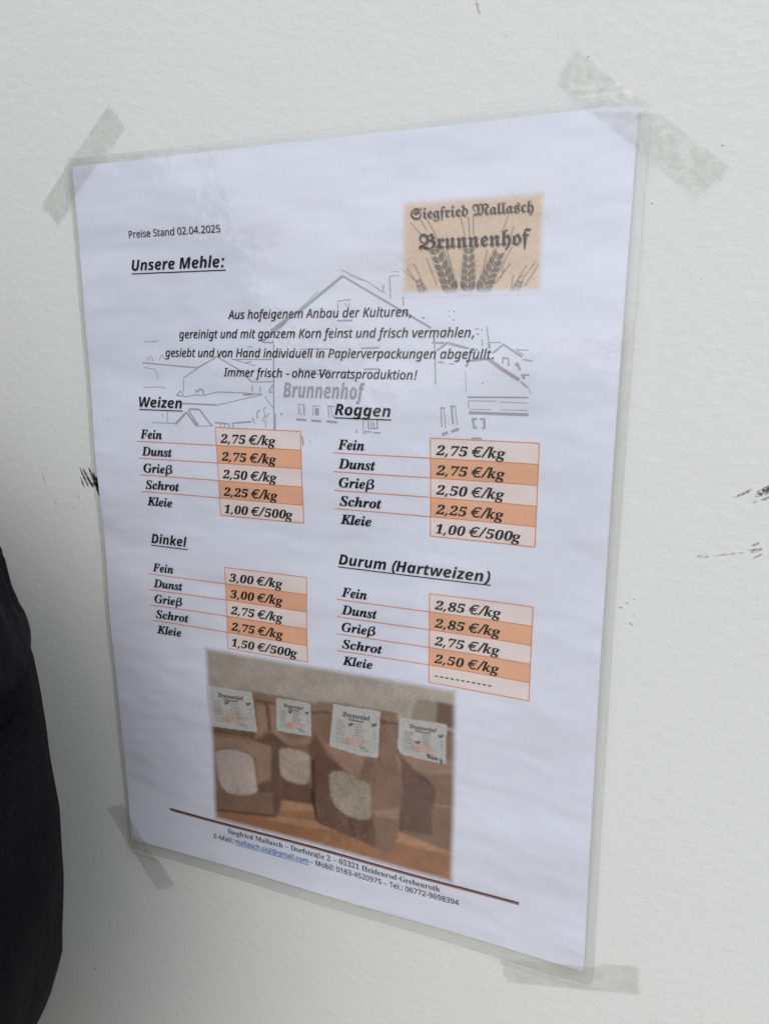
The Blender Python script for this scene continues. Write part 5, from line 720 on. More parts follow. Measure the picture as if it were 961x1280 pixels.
text('date_line', 'Preise Stand 02.04.2025', 'R', 24.7, 66.2, 27.5, 2.55, M_SOFT, bold=7)
text('heading', 'Unsere Mehle:', 'J', 25.0, 67.0, 39.6, 3.95, M_BLACK, bold=3)
strip('underline', [(24.7, 40.75), (67.3, 40.75)], 0.38, 0.16, M_BLACK)
for s, a, b, y in (('Aus hofeigenem Anbau der Kulturen,', 67.3, 140.3, 58.3),
                   ('gereinigt und mit ganzem Korn feinst und frisch vermahlen,', 44.7, 162.5, 65.25),
                   ('gesiebt und von Hand individuell in Papierverpackungen abgefüllt.', 37.7, 169.4, 72.25),
                   ('Immer frisch - ohne Vorratsproduktion!', 64.7, 142.8, 79.4)):
    text('description_line', s, 'I', a, b, y, 3.1, M_BLACK, bold=9)


def table(title, tx0, tx1, ty, x_rule, name_x, xa, xb, y0, base, rh, prices, serif_names):
    font, kw = 'J', {}
    text('heading', title, 'J', tx0, tx1, ty, 4.0, M_BLACK, bold=3)
    strip('underline', [(tx0 - 0.2, ty + 1.05), (tx1 + 0.2, ty + 1.05)], 0.38, 0.16, M_BLACK)
    nx = dict(Fein=10.4, Dunst=14.6, Grieß=13.9, Schrot=16.6, Kleie=12.5)
    for i, (nm, pr) in enumerate(zip(('Fein', 'Dunst', 'Grieß', 'Schrot', 'Kleie'), prices)):
        y = base + rh * i
        ya, yb = y0 + rh * i, y0 + rh * (i + 1)
        grid_mesh('price_cell', xa, xb, ya, yb, 2.5, 0.08, M_DARKCELL if i % 2 else M_LIGHTCELL, paper, bowed=False)
        text('item_name', nm, 'S', name_x, name_x + nx[nm] * 1.01, y - 0.05, 3.6, M_BLACK, bold=10, cap_em=455)
        if pr[0] == '-':
            text('price', pr, 'S', xa + 2.3, xa + 24.0, y - 0.4, 3.3, M_BLACK, bold=10, cap_em=486, spread=75)
        else:
            L = 24.6 if pr.endswith('/kg') else 30.8
            text('price', pr, 'S', xa + 2.0, xa + 2.0 + L, y + 0.1, 3.45, M_BLACK, bold=8, cap_em=486, space=130, spread=6)
        if i < 4:
            strip('rule_line', [(x_rule, yb), (xb, yb)], 0.32, 0.12, M_RULE)
    strip('table_border', [([(xa, y0), (xb, y0)], 0.32), ([(xb, y0), (xb, y0 + 5 * rh)], 0.32), ([(xb, y0 + 5 * rh), (xa, y0 + 5 * rh)], 0.32), ([(xa, y0 + 5 * rh), (xa, y0)], 0.32)], 1, 0.13, M_RULE)

table('Weizen', 23.9, 44.8, 92.15, 21.5, 23.5, 59.5, 96.9, 99.1, 104.9, 7.03, ['2,75 €/kg', '2,75 €/kg', '2,50 €/kg', '2,25 €/kg', '1,00 €/500g'], 1)
table('Roggen', 111.1, 133.0, 92.5, 110.3, 112.2, 147.7, 185.4, 99.3, 105.0, 7.05, ['2,75 €/kg', '2,75 €/kg', '2,50 €/kg', '2,25 €/kg', '1,00 €/500g'], 1)
table('Dinkel', 24.2, 42.3, 149.2, 21.8, 24.1, 60.0, 97.3, 156.0, 161.6, 6.97, ['3,00 €/kg', '3,00 €/kg', '2,75 €/kg', '2,75 €/kg', '1,50 €/500g'], 1)
table('Durum (Hartweizen)', 111.2, 170.2, 149.1, 110.4, 112.5, 147.9, 185.6, 156.0, 161.6, 6.97, ['2,85 €/kg', '2,85 €/kg', '2,75 €/kg', '2,50 €/kg', '-----------'], 1)


# ---- painted prints: numpy canvas turned into a coloured grid lying on the paper
class Canvas:
    def __init__(s, x0, x1, y0, y1, step, bg):
        s.nx, s.ny = int((x1 - x0) / step), int((y1 - y0) / step)
        s.x, s.y = np.meshgrid(np.linspace(x0, x1, s.nx + 1), np.linspace(y0, y1, s.ny + 1))
        s.c = np.ones(s.x.shape + (3,)) * np.array(bg)
        s.b = (x0, x1, y0, y1)

    def inside(s, pts):
        m = np.zeros(s.x.shape, bool)
        n = len(pts)
        for i in range(n):
            (xa, ya), (xb, yb) = pts[i - 1], pts[i]
            if ya == yb:
                continue
            c = ((ya > s.y) != (yb > s.y)) & (s.x < (xb - xa) * (s.y - ya) / (yb - ya) + xa)
            m ^= c
        return m

    def poly(s, pts, col, a=1.0):
        m = s.inside(pts)
        s.c[m] = s.c[m] * (1 - a) + np.array(col) * a

    def line(s, pts, w, col, a=1.0):
        d = np.full(s.x.shape, 1e9)
        for p, q in zip(pts[:-1], pts[1:]):
            vx, vy = q[0] - p[0], q[1] - p[1]
            L = vx * vx + vy * vy + 1e-9
            t = np.clip(((s.x - p[0]) * vx + (s.y - p[1]) * vy) / L, 0, 1)
            d = np.minimum(d, np.hypot(s.x - p[0] - t * vx, s.y - p[1] - t * vy))
        st = (s.b[1] - s.b[0]) / s.nx
        k = np.clip((w / 2 - d) / st + 0.5, 0, 1)[..., None] * a
        s.c = s.c * (1 - k) + np.array(col) * k

    def blur(s, n):
        for _ in range(n):
            c = np.pad(s.c, ((1, 1), (1, 1), (0, 0)), 'edge')
            s.c = (c[1:-1, 1:-1] * 2 + c[:-2, 1:-1] + c[2:, 1:-1] + c[1:-1, :-2] + c[1:-1, 2:]) / 6

    def noise(s, amp, k=0):
        r = np.random.rand(*s.x.shape) - 0.5
        for _ in range(k):
            q = np.pad(r, 1, 'edge')
            r = (q[1:-1, 1:-1] + q[:-2, 1:-1] + q[2:, 1:-1] + q[1:-1, :-2] + q[1:-1, 2:]) / 5
        return r / (r.std() + 1e-9) * amp

    def feather(s, w, paper_col):
        x0, x1, y0, y1 = s.b
        d = np.minimum(np.minimum(s.x - x0, x1 - s.x), np.minimum(s.y - y0, y1 - s.y))
        k = np.clip(d / w, 0, 1)
        k = (k * k * (3 - 2 * k))[..., None]
        s.c = s.c * k + np.array(paper_col) * (1 - k)

    def build(s, name, off, m, parent):
        X, Y = s.x.ravel(), s.y.ravel()
        co = np.array([tuple(P(a, b, off) - SHEET_O) for a, b in zip(X, Y)])
        nx, ny = s.nx, s.ny
        i, j = np.meshgrid(np.arange(nx), np.arange(ny))
        a = (j * (nx + 1) + i).ravel()
        q = np.stack([a, a + nx + 1, a + nx + 2, a + 1], 1)
        me = bpy.data.meshes.new(name)
        me.vertices.add(len(co))
        me.vertices.foreach_set('co', co.ravel())
        me.loops.add(q.size)
        me.loops.foreach_set('vertex_index', q.ravel())
        me.polygons.add(len(q))
        me.polygons.foreach_set('loop_start', np.arange(len(q)) * 4)
        me.update(calc_edges=True)
        ca = me.color_attributes.new('print', 'FLOAT_COLOR', 'POINT')
        rgba = np.concatenate([np.clip(s.c, 0, 1).reshape(-1, 3), np.ones((len(co), 1))], 1)
        ca.data.foreach_set('color', rgba.ravel())
        me.shade_smooth()
        return link(name, me, m, parent)

PC = dict(wood=(.35, .175, .095), woodl=(.45, .25, .15), boxa=(.29, .25, .20), boxb=(.16, .10, .07), brown=(.25, .153, .11),
          band=(.27, .175, .13), line=(.07, .035, .028), line2=(.42, .28, .22), dark=(.145, .082, .060), dark2=(.105, .060, .045),
          light=(.36, .235, .17), mid=(.235, .14, .10), w1=(.50, .41, .375), w2=(.43, .35, .28), w3=(.36, .30, .235), w4=(.165, .09, .075), lab=(.56, .55, .53))
cv = Canvas(47.2, 159.8, 191.0, 275.0, 0.30, (.41, .36, .31))
g = ((cv.x - 47) / 112 * 0.12 - 0.05)[..., None]
cv.c = cv.c * (1 + g)
for key, pts in PHOTO:
    if key == 'lab':
        continue
    cv.poly(pts, PC[key], 0.85 if key in ('dark', 'light', 'mid') else 1.0)
    if key == 'w1':
        cv.blur(1)
cv.blur(4)
lowf = np.zeros(cv.x.shape)                      # crumpled paper: soft uneven tone, creases across the bags
for fx, fy, ph, am in ((.31, .12, 1, .035), (.12, .27, 2.2, .04), (.55, .33, .4, .025), (.9, -.5, 3, .02), (-.4, .8, 5, .02)):
    lowf += am * np.sin(cv.x * fx + cv.y * fy + ph + 1.3 * np.sin(cv.y * .21 + ph))
cv.c *= (1.10 + lowf[..., None])
for _ in range(46):
    px, py = random.uniform(52, 157), random.uniform(214, 258)
    ang, L = random.choice((1.2, 1.5, .4, -.3, .1, 1.9)), random.uniform(2.5, 9)
    q = [(px, py), (px + cos(ang) * L * .5 + random.uniform(-.3, .3), py + sin(ang) * L * .5), (px + cos(ang) * L, py + sin(ang) * L)]
    cv.line(q, .5, (.36, .23, .165), .20)
    cv.line([(a + .35, b + .3) for a, b in q], .5, (.10, .05, .038), .20)
cv.blur(1)
cv.c *= (1 + cv.noise(0.025, 3)[..., None] + cv.noise(0.025, 0)[..., None])
for key, pts in PHOTO:
    if key in ('w2', 'w3', 'w4'):
        mk = cv.inside(pts)
        nz = cv.noise(0.16 if key == 'w3' else 0.09, 0)
        cv.c[mk] *= (1 + nz[mk])[:, None]
wood = cv.noise(0.05, 0)
for key, pts in PHOTO:
    if key == 'lab':
        cv.poly(pts, PC['lab'])


def bil(q, u, v):
    a, b, c, d = q
    return tuple((a[k] * (1 - u) + b[k] * u) * (1 - v) + (d[k] * (1 - u) + c[k] * u) * v for k in (0, 1))

rng = random.Random(3)
for li, q in enumerate(LABELQ):
    ln = lambda pts, w, col, a=1.0: cv.line([bil(q, *p) for p in pts], w, col, a)
    ln([(.07, .12), (.14, .07), (.86, .07), (.93, .12), (.93, .86), (.86, .93), (.14, .93), (.07, .86), (.07, .12)], 0.22, (.36, .36, .37), .6)
    for k in range(11):       # orange wheat
        u = .30 + .04 * k + rng.uniform(-.01, .01)
        v = .80 - rng.uniform(.1, .38) * (1 - abs(k - 5) / 9)
        ln([(u, .84 + rng.uniform(-.02, .03)), (u + rng.uniform(-.03, .03), v)], .42, (.66, .27, .15), .75)
    for k in range(3):
        ln([(.55 + .05 * k, .75), (.70 + .09 * k, .33)], .18, (.55, .40, .34), .35)
    for k in range(6):
        v = .36 + .062 * k
        ln([(.12, v), (.12 + rng.uniform(.11, .19), v + .004)], .34, (.12, .12, .13), .75)
        if k < 5:
            ln([(.50, v), (.50 + rng.uniform(.12, .2), v + .004)], .34, (.12, .12, .13), .75)
    for k in range(4):
        v = .74 + .04 * k
        ln([(.12, v), (.12 + rng.uniform(.25, .34), v)], .26, (.2, .2, .2), .7)
    ln([(.55, .66), (.86, .70)], .26, (.2, .2, .2), .6)
    ln([(.55, .70), (.80, .74)], .2, (.2, .2, .2), .5)
    for k in range(3):
        ln([(.90, .45 + .07 * k), (.905, .47 + .07 * k)], .35, (.1, .1, .1), .8)
    for (u, v) in ((.40, (.36, .37, .40, .60)[li]), (.88, .32)):   # pen crosses
        ln([(u - .045, v - .02), (u + .01, v + .015), (u + .05, v - .03)], .5, (.02, .02, .02))
        ln([(u - .03, v + .035), (u + .035, v - .035)], .45, (.02, .02, .02))
    ln([(.62, .84), (.68, .87), (.73, .85), (.80, .90)], .4, (.08, .08, .08), .8)
    ln([(.64, .89), (.78, .93)], .25, (.1, .1, .1), .7)
q = LABELQ[3]
for st in ([(.60, .88), (.66, .86), (.63, .90), (.68, .93), (.62, .94)], [(.72, .90), (.70, .94), (.74, .95), (.74, .91), (.71, .93)],
           [(.79, .90), (.77, .94), (.81, .95), (.83, .91), (.79, .90)], [(.88, .90), (.92, .92), (.88, .95), (.94, .97), (.90, 1.0)]):
    cv.line([bil(q, *p) for p in st], .45, (.02, .02, .02))
cv.blur(1)
cv.feather(3.4, PAPER)
photo = cv.build('flour_bag_photo', 0.07, M_PRINT, paper)
M_LBL = ink('ink_label', (0.13, 0.11, 0.11))
for q in LABELQ:
    text('bag_label_lettering', 'Brunnenhof', 'K', 0, 0, 0, 0, M_LBL, bold=10, off=0.13, cap_em=504,
         quad=(bil(q, .22, .13), bil(q, .80, .13), bil(q, .80, .24), bil(q, .22, .24)))
    text('bag_label_lettering', 'Vollkornmehl', 'K', 0, 0, 0, 0, M_LBL, bold=14, off=0.13, cap_em=504,
         quad=(bil(q, .34, .26), bil(q, .66, .26), bil(q, .66, .31), bil(q, .34, .31)))

# ---- logo
cv = Canvas(136.0, 184.9, 20.8, 52.0, 0.17, (.78, .61, .48))
cv.c *= (1 + cv.noise(0.02, 4)[..., None])
INK = (.07, .06, .06)
for l in LOGO['lines']:
    cv.line(l, 0.27, INK, .85)
def leaf(c, ang, L, Wd):
    """pointed kernel outline: c the lower end, ang its heading"""
    ca, sa = cos(ang), sin(ang)
    side = []
    for t, w in ((0, 0), (.15, .62), (.4, 1), (.65, .82), (.85, .4), (1, 0)):
        side.append((t * L, w * Wd / 2))
    pts = [(a, b) for a, b in side] + [(a, -b) for a, b in side[::-1][1:-1]]
    return [(c[0] + a * ca - b * sa, c[1] + a * sa + b * ca) for a, b in pts]


for ei, axis in enumerate(LOGO['ears']):
    big = ei < 3
    npair = 6 if big else 3
    def ax(t):
        k = t * (len(axis) - 1)
        i = min(int(k), len(axis) - 2)
        f = k - i
        return (axis[i][0] + (axis[i + 1][0] - axis[i][0]) * f, axis[i][1] + (axis[i + 1][1] - axis[i][1]) * f)
    for k in range(npair - 1, -1, -1):
        t = (k + .05) / npair
        p, p2 = ax(t), ax(min(1, t + .12))
        h = math.atan2(p2[1] - p[1], p2[0] - p[0])
        sc = (1 - .42 * t) * (1 if big else .5) * (1.0 if ei != 1 else .92)
        for sgn in (-1, 1):
            o = .35 * sc
            c = (p[0] + cos(h + sgn * pi / 2) * o, p[1] + sin(h + sgn * pi / 2) * o)
            lf = leaf(c, h + sgn * .50, 4.6 * sc, 2.25 * sc)
            cv.line(lf + lf[:1], .62, (.74, .58, .47))
            cv.poly(lf, (.19, .16, .15))
            cv.line(lf + lf[:1], .18, INK, .9)
            mid = [c, ((c[0] + lf[5][0]) / 2 + cos(h - sgn * 1.2) * .25 * sc, (c[1] + lf[5][1]) / 2 + sin(h - sgn * 1.2) * .25 * sc), lf[5]]
            cv.line(mid, .26, (.50, .40, .33), .75)
            if big:
                cv.line([lf[5], (lf[5][0] + cos(h + sgn * .22) * 3.2 * sc, lf[5][1] + sin(h + sgn * .22) * 3.2 * sc)], .16, INK, .55)
cv.blur(1)
cv.feather(3.2, PAPER)
logo = cv.build('wheat_logo', 0.07, M_LOGOPRINT, paper)
for off, m, sh, bd in ((0.12, M_LOGOSH, .28, 6), (0.17, M_LOGOTXT, 0, 0)):
    text('logo_lettering', 'Siegfried Mallasch', 'K', 140.0 + sh, 180.5 + sh, 27.4 + sh, 3.5, m, bold=bd, off=off, cap_em=504)
    text('logo_lettering', 'Brunnenhof', 'K', 143.0 + sh, 179.8 + sh, 36.9 + sh, 4.9, m, bold=bd + 4, off=off, cap_em=504)

# ---- footer
strip('footer_rule', [(23.7, 275.0), (184.8, 275.0)], 0.75, 0.16, M_MAROON)
strip('footer_rule', [(23.9, 275.75), (184.8, 275.75)], 0.45, 0.15, M_MAROON2)
text('footer_line', 'Siegfried Mallasch – Dorfstraße 2 – 65321 Heidenrod-Grebenroth', 'T', 54.8, 153.3, 279.6, 2.5, M_SOFT, bold=0, cap_em=466, space=190)
text('footer_line', 'E-Mail:', 'R', 47.2, 57.3, 284.0, 2.4, M_SOFT, bold=8)
text('email_line', 'mallasch.sigi@gmail.com', 'R', 58.3, 94.6, 283.8, 2.4, M_BLUE, bold=8)
strip('underline', [(58.2, 284.5), (94.7, 284.5)], 0.25, 0.16, M_BLUE)
text('footer_line', '– Mobil: 0163-4520975 – Tel.: 06772-9698394', 'R', 95.4, 161.2, 283.6, 2.4, M_SOFT, bold=8)


# ---------------------------------------------------------------- sticky tape over the corners
def tape(quad, label, seed, m, folds=(), nu=44, nv=18):
    """quad: long edge a>b, short end b>c, long edge c>d, short end d>a, page millimetres"""
    rg = random.Random(seed)
    a, b, c, d = quad
    org = W(sum(p[0] for p in quad) / 4, sum(p[1] for p in quad) / 4)
    e0 = [rg.uniform(-1, 1) for _ in range(nv + 1)]
    e1 = [rg.uniform(-1, 1) for _ in range(nv + 1)]
    Lx = math.dist(a, b)
    vs = []
    for i in range(nu + 1):
        for j in range(nv + 1):
            u, v = i / nu, j / nv
            tooth = (0.9 if j % 2 else -0.5)
            uu = u + (1 - u) ** 8 * (tooth + e0[j] * .7) / Lx + u ** 8 * (-tooth + e1[j] * .7) / Lx
            x = (a[0] * (1 - uu) + b[0] * uu) * (1 - v) + (d[0] * (1 - uu) + c[0] * uu) * v
            y = (a[1] * (1 - uu) + b[1] * uu) * (1 - v) + (d[1] * (1 - uu) + c[1] * uu) * v
            dx = max(FX0 - x, x - FX1, 0)
            dy = max(FY0 - y, y - FY1, 0)
            k = math.hypot(dx, dy)
            t = max(0.0, 1 - k / 4.0)
            t = t * t * (3 - 2 * t)
            o = 0.25 + (lift(min(max(x, FX0), FX1), min(max(y, FY0), FY1)) + 0.30) * t
            for (fu, fv, ang, hgt, wd) in folds:
                s = (u - fu) * Lx * cos(ang) + (v - fv) * 14 * sin(ang)
                o += hgt * exp(-(s / wd) ** 2)
            o += 0.05 * sin(u * 37 + seed) * sin(v * 11)
            vs.append(W(x, y, o))
    fs = [(i * (nv + 1) + j, i * (nv + 1) + j + 1, (i + 1) * (nv + 1) + j + 1, (i + 1) * (nv + 1) + j) for i in range(nu) for j in range(nv)]
    p0, p1, p2 = vs[0], vs[1], vs[nv + 1]
    if (p1 - p0).cross(p2 - p0).y < 0:
        fs = [f[::-1] for f in fs]
    o = pydata('tape_strip', vs, fs, m, None, org, True)
    o.location = org
    o['label'] = label
    o['category'] = 'tape'
    o['group'] = 'clear tape strips holding the sheet'
    return o

tape([(19.1, -20.6), (-19.0, 12.9), (-11.2, 21.0), (26.2, -11.9)], 'clear tape strip slanting across the upper left corner of the sheet', 1, M_TAPE_GREY, ((.55, .5, .5, .15, .5),))
tape([(190.5, -17.5), (236.2, 19.4), (227.8, 26.9), (185.5, -8.5)], 'wrinkled clear tape strip slanting across the upper right corner of the sheet', 2, M_TAPE_CLEAR, ((.42, .5, .9, .8, .5), (.36, .4, -.3, .5, .4), (.62, .5, .5, .4, .35)))
tape([(-15.1, 285.4), (12.3, 322.8), (22.4, 317.1), (-3.5, 279.4)], 'creased clear tape strip at the lower left corner of the sheet', 3, M_TAPE_FAINT, ((.5, .5, 1.1, .9, .5), (.6, .5, -.5, .8, .4), (.42, .3, .2, .6, .35)))
tape([(178.3, 302.9), (228.9, 288.8), (230.2, 300.9), (180.7, 313.5)], 'clear tape strip lying level under the lower right corner of the sheet', 4, M_TAPE_FAINT, ((.7, .6, .3, .15, .4),))


# ---------------------------------------------------------------- scuffs on the wall
def scuff_mat(name, col, dens, sc=700):
    m = mat(name, col, 0.8, 0.2)
    n, l = m.node_tree.nodes, m.node_tree.links
    tc = n.new('ShaderNodeTexCoord')
    tx = n.new('ShaderNodeTexNoise')
    tx.inputs['Scale'].default_value = sc
    tx.inputs['Detail'].default_value = 3
    l.new(tc.outputs['Object'], tx.inputs['Vector'])
    mr = n.new('ShaderNodeMapRange')
    mr.inputs['From Min'].default_value = 0.50 - dens * 0.35
    mr.inputs['From Max'].default_value = 0.85 - dens * 0.35
    l.new(tx.outputs['Fac'], mr.inputs['Value'])
    l.new(mr.outputs[0], n['Principled BSDF'].inputs['Alpha'])
    return m
M_SC1 = scuff_mat('scuff_black', (0.07, 0.066, 0.06), 0.72, 900)
M_SC2 = scuff_mat('scuff_grey', (0.30, 0.29, 0.27), 0.45, 1100)
M_SC3 = scuff_mat('scuff_faint', (0.55, 0.53, 0.49), 0.42)


def streaks(lines, m):
    vs, fs = [], []
    for (x0, y0, x1, y1, w) in lines:
        dx, dy = x1 - x0, y1 - y0
        L = math.hypot(dx, dy)
        nx, ny = -dy / L, dx / L
        base = len(vs)
        k = 6
        for i in range(k + 1):
            t = i / k
            ww = w * (0.12 + sin(pi * min(1, t * .75 + .05)) * .5)
            cx, cy = x0 + dx * t + nx * sin(t * 3) * .15, y0 + dy * t
            vs += [W(cx - nx * ww, cy - ny * ww, .06), W(cx + nx * ww, cy + ny * ww, .06)]
            if i:
                q = base + 2 * i
                fs.append((q - 2, q - 1, q + 1, q))
    return pydata('scuff_mark', vs, fs, m, wall)

rg = random.Random(5)
L1 = [(-11.7, 119.4, -8.0, 127.4, .9), (-10.0, 119.7, -5.4, 127.6, 1.1), (-6.9, 119.1, -3.1, 127.0, 1.2), (-4.6, 121.0, -2.0, 129.0, 1.6), (-11.8, 123.6, -10.3, 128.0, .6)]
streaks(L1, M_SC1)
streaks([(-4.8, 122.6, -1.2, 127.4, 3.0), (-3.4, 124.5, -1.4, 131.0, 2.4), (-6.0, 126.0, -1.6, 126.4, 1.6)], M_SC1)
streaks([(-33.2, 123.0, -32.3, 128.5, .5), (-28.1, 133.5, -27.1, 138.0, .4), (-18.2, 135.0, -17.0, 138.0, .5), (-14.5, 130.5, -13.2, 134.5, .4)], M_SC3)
streaks([(245.0, 113.4, 249.8, 110.5, .7), (250.4, 114.5, 251.5, 114.1, .6), (251.5, 112.0, 257.0, 109.2, .7)], M_SC2)
streaks([(250.5, 112.6, 256.0, 109.6, 1.5), (251.2, 111.2, 257.0, 108.4, 1.4), (252.6, 113.6, 257, 111.6, .8)], M_SC2)
streaks([(240.3, 132.4, 249.2, 130.4, .5), (236, 132.9, 239.5, 132.8, .7)], M_SC3)
streaks([(251.0, 128.1, 253.2, 127.0, .6), (251.2, 130.1, 254.4, 128.6, .9), (252.0, 131.9, 254.4, 130.3, .6), (250.4, 129.6, 252.4, 129.0, .5)], M_SC2)
streaks([(160.1, -35.5, 162.0, -30.1, .7)], M_SC3)
for x, y, r in ((194.8, -14.5, .35), (233.1, 12.8, .3), (230.6, 48.7, .3), (-33.5, 383.8, .8), (170.1, -23.3, .25), (215.3, 27.0, .28)):
    streaks([(x - r, y - r * .6, x + r, y + r * .6, r * 1.3)], M_SC3)
streaks([(214.6 + rg.uniform(-2.5, 4), 150 + rg.uniform(-3, 8), 0, 0, 0) for _ in range(1)] and
        [(a, b, a + rg.uniform(.5, 1.4), b + rg.uniform(-.8, .8), rg.uniform(.3, .7)) for a, b in [(213.5 + rg.uniform(0, 5), 148 + rg.uniform(0, 11)) for _ in range(6)]], M_SC3)

# ---------------------------------------------------------------- the person at the left edge
M_CLOTH = mat('dark_twill', (0.0026, 0.0033, 0.0056), 0.8, 0.10, var=(25, 0.25))
def weave(m, scale):
    n, l = m.node_tree.nodes, m.node_tree.links
    tc = n.new('ShaderNodeTexCoord')
    mp = n.new('ShaderNodeMapping')
    mp.inputs['Rotation'].default_value = (0, radians(38), 0)
    wv = n.new('ShaderNodeTexWave')
    wv.bands_direction = 'Z'
    wv.inputs['Scale'].default_value = scale
    wv.inputs['Distortion'].default_value = 0.6
    wv2 = n.new('ShaderNodeTexWave')
    wv2.bands_direction = 'Y'
    wv2.inputs['Scale'].default_value = scale * 0.8
    ad = n.new('ShaderNodeMath')
    b = n.new('ShaderNodeBump')
    b.inputs['Strength'].default_value = 0.8
    b.inputs['Distance'].default_value = 0.0006
    l.new(tc.outputs['Object'], mp.inputs[0])
    l.new(mp.outputs[0], wv.inputs[0])
    l.new(mp.outputs[0], wv2.inputs[0])
    l.new(wv.outputs['Fac'], ad.inputs[0])
    l.new(wv2.outputs['Fac'], ad.inputs[1])
    l.new(ad.outputs[0], b.inputs['Height'])
    nz = n.new('ShaderNodeTexNoise')
    nz.inputs['Scale'].default_value = 22
    nz.inputs['Detail'].default_value = 2
    nz.inputs['Distortion'].default_value = 0.8
    mp2 = n.new('ShaderNodeMapping')
    mp2.inputs['Rotation'].default_value = (0.5, 0.4, 0.2)
    mp2.inputs['Scale'].default_value = (1.2, 1.2, 0.45)
    l.new(tc.outputs['Object'], mp2.inputs[0])
    l.new(mp2.outputs[0], nz.inputs['Vector'])
    b2 = n.new('ShaderNodeBump')
    b2.inputs['Strength'].default_value = 0.9
    b2.inputs['Distance'].default_value = 0.02
    l.new(nz.outputs['Fac'], b2.inputs['Height'])
    l.new(b2.outputs[0], b.inputs['Normal'])
    l.new(b.outputs[0], n['Principled BSDF'].inputs['Normal'])
weave(M_CLOTH, 560)
M_JACKET = mat('dark_jacket', (0.005, 0.0055, 0.0080), 0.8, 0.09, bumps=((30, .9, .015, (1, 1, .6)), (900, .4, .0003, (1, 1, 1))), var=(30, 0.2))
M_THREAD = mat('dark_seam', (0.045, 0.045, 0.052), 0.8, 0.2)
M_SKIN = mat('skin', (0.50, 0.30, 0.22), 0.5, 0.4, var=(30, .08))
M_HAIR = mat('hair', (0.05, 0.035, 0.025), 0.6, 0.4, bumps=((300, .6, .004, (1, 1, .1)),))
M_SHOE = mat('shoe_leather', (0.02, 0.018, 0.016), 0.45, 0.5)

PO = Vector((-0.055, -0.165, 0.0))
person = thing('person', 'person in dark jacket and dark twill trousers standing close to the wall', 'person', PO)

# (page y, centre x) profile of the back and hip; half depth along x and along Y
PROF = [(-250, -450), (-180, -400), (-100, -325), (0, -215), (50, -143), (84, -92), (110, -62), (132, -42.3), (143, -39.5), (152, -37.8), (155, -35.5), (157, -34.8), (158, -35.6), (160, -34.8),
        (167, -32.6), (177, -31.4), (191, -30.5), (201, -30.5), (220, -28.7), (235, -29.7), (245, -30.2), (256, -32.2), (284, -44.5), (322, -60.0), (370, -77.0), (440, -98)]


def prof(y):
    for (a, ca), (b, cb) in zip(PROF[:-1], PROF[1:]):
        if y <= b:
            t = max(0, (y - a) / (b - a))
            return ca + (cb - ca) * t
    return PROF[-1][1]


def body_point(th, y, off=0.0):
    """th = 0 points to +x (towards the sheet)"""
    cx = prof(y)
    a, b, cyy = 110.0, 112.0, 165.0
    if y < 130:
        t = (130 - y) / 380
        b += 55 * t
        a += 30 * t
        cyy += 95 * t
    if y < -180:
        t = min(1.0, (-180 - y) / 75)
        s = math.sqrt(max(0.02, 1 - t * t))
        b *= .35 + .65 * s
        a *= .4 + .6 * s
    fold = 2.2 * sin(3 * th + y / 26) + 1.6 * sin(5 * th - y / 17 + 1) + 1.2 * sin(y / 9 + 4 * th)
    near = exp(-((math.remainder(th - .88, 2 * pi)) / .42) ** 2)
    fold *= (1 - near)
    return Vector(((cx + (a + off + fold) * cos(th)) / 1000, -(cyy - (b + off + fold) * sin(th)) / 1000, TOP - y / 1000))


def loft(name, ys, offf, m, n=96, cap=(False, False)):
    vs, fs = [], []
    for y in ys:
        for k in range(n):
            th = 2 * pi * k / n
            vs.append(body_point(th, y, offf(y, th)))
    for r in range(len(ys) - 1):
        for k in range(n):
            fs.append((r * n + k, r * n + (k + 1) % n, (r + 1) * n + (k + 1) % n, (r + 1) * n + k))
    if cap[0]:
        fs.append(tuple(range(n)))
    if cap[1]:
        fs.append(tuple((len(ys) - 1) * n + k for k in range(n)))
    return pydata(name, vs, fs, m, person, PO, True)

# jacket: torso, gathered at its hem band; sleeves reaching forward
ys = [-250 + 6 * k for k in range(66)] + [146 + 1.0 * k for k in range(14)]
jacket = loft('jacket', ys, lambda y, th: (1.2 * sin(th * 46) * max(0, 1 - abs(y - 132) / 22)) + (-1.5 if abs(y - 143) < 1.6 else 0) + (1.3 * min(1, (y - 145) / 6) if y > 145 else 0), M_JACKET, 240, (True, False))
trousers_y = [140 + 4 * k for k in range(72)]
tr = loft('trousers', trousers_y, lambda y, th: -2.5 if y < 160 else 0.0, M_CLOTH, 160)


def tube(name, pts, m, parent, n=20, org=PO):
    vs, fs = [], []
    for i, (p, r) in enumerate(pts):
        p = Vector(p)
        a, b = Vector(pts[max(0, i - 1)][0]), Vector(pts[min(len(pts) - 1, i + 1)][0])
        d = (b - a).normalized()
        u = d.orthogonal().normalized()
        w = d.cross(u)
        for k in range(n):
            t = 2 * pi * k / n
            vs.append(p + (u * cos(t) + w * sin(t)) * r)
    for i in range(len(pts) - 1):
        for k in range(n):
            fs.append((i * n + k, i * n + (k + 1) % n, (i + 1) * n + (k + 1) % n, (i + 1) * n + k))
    fs.append(tuple(range(n - 1, -1, -1)))
    fs.append(tuple((len(pts) - 1) * n + k for k in range(n)))
    return pydata(name, vs, fs, m, parent, org, True)

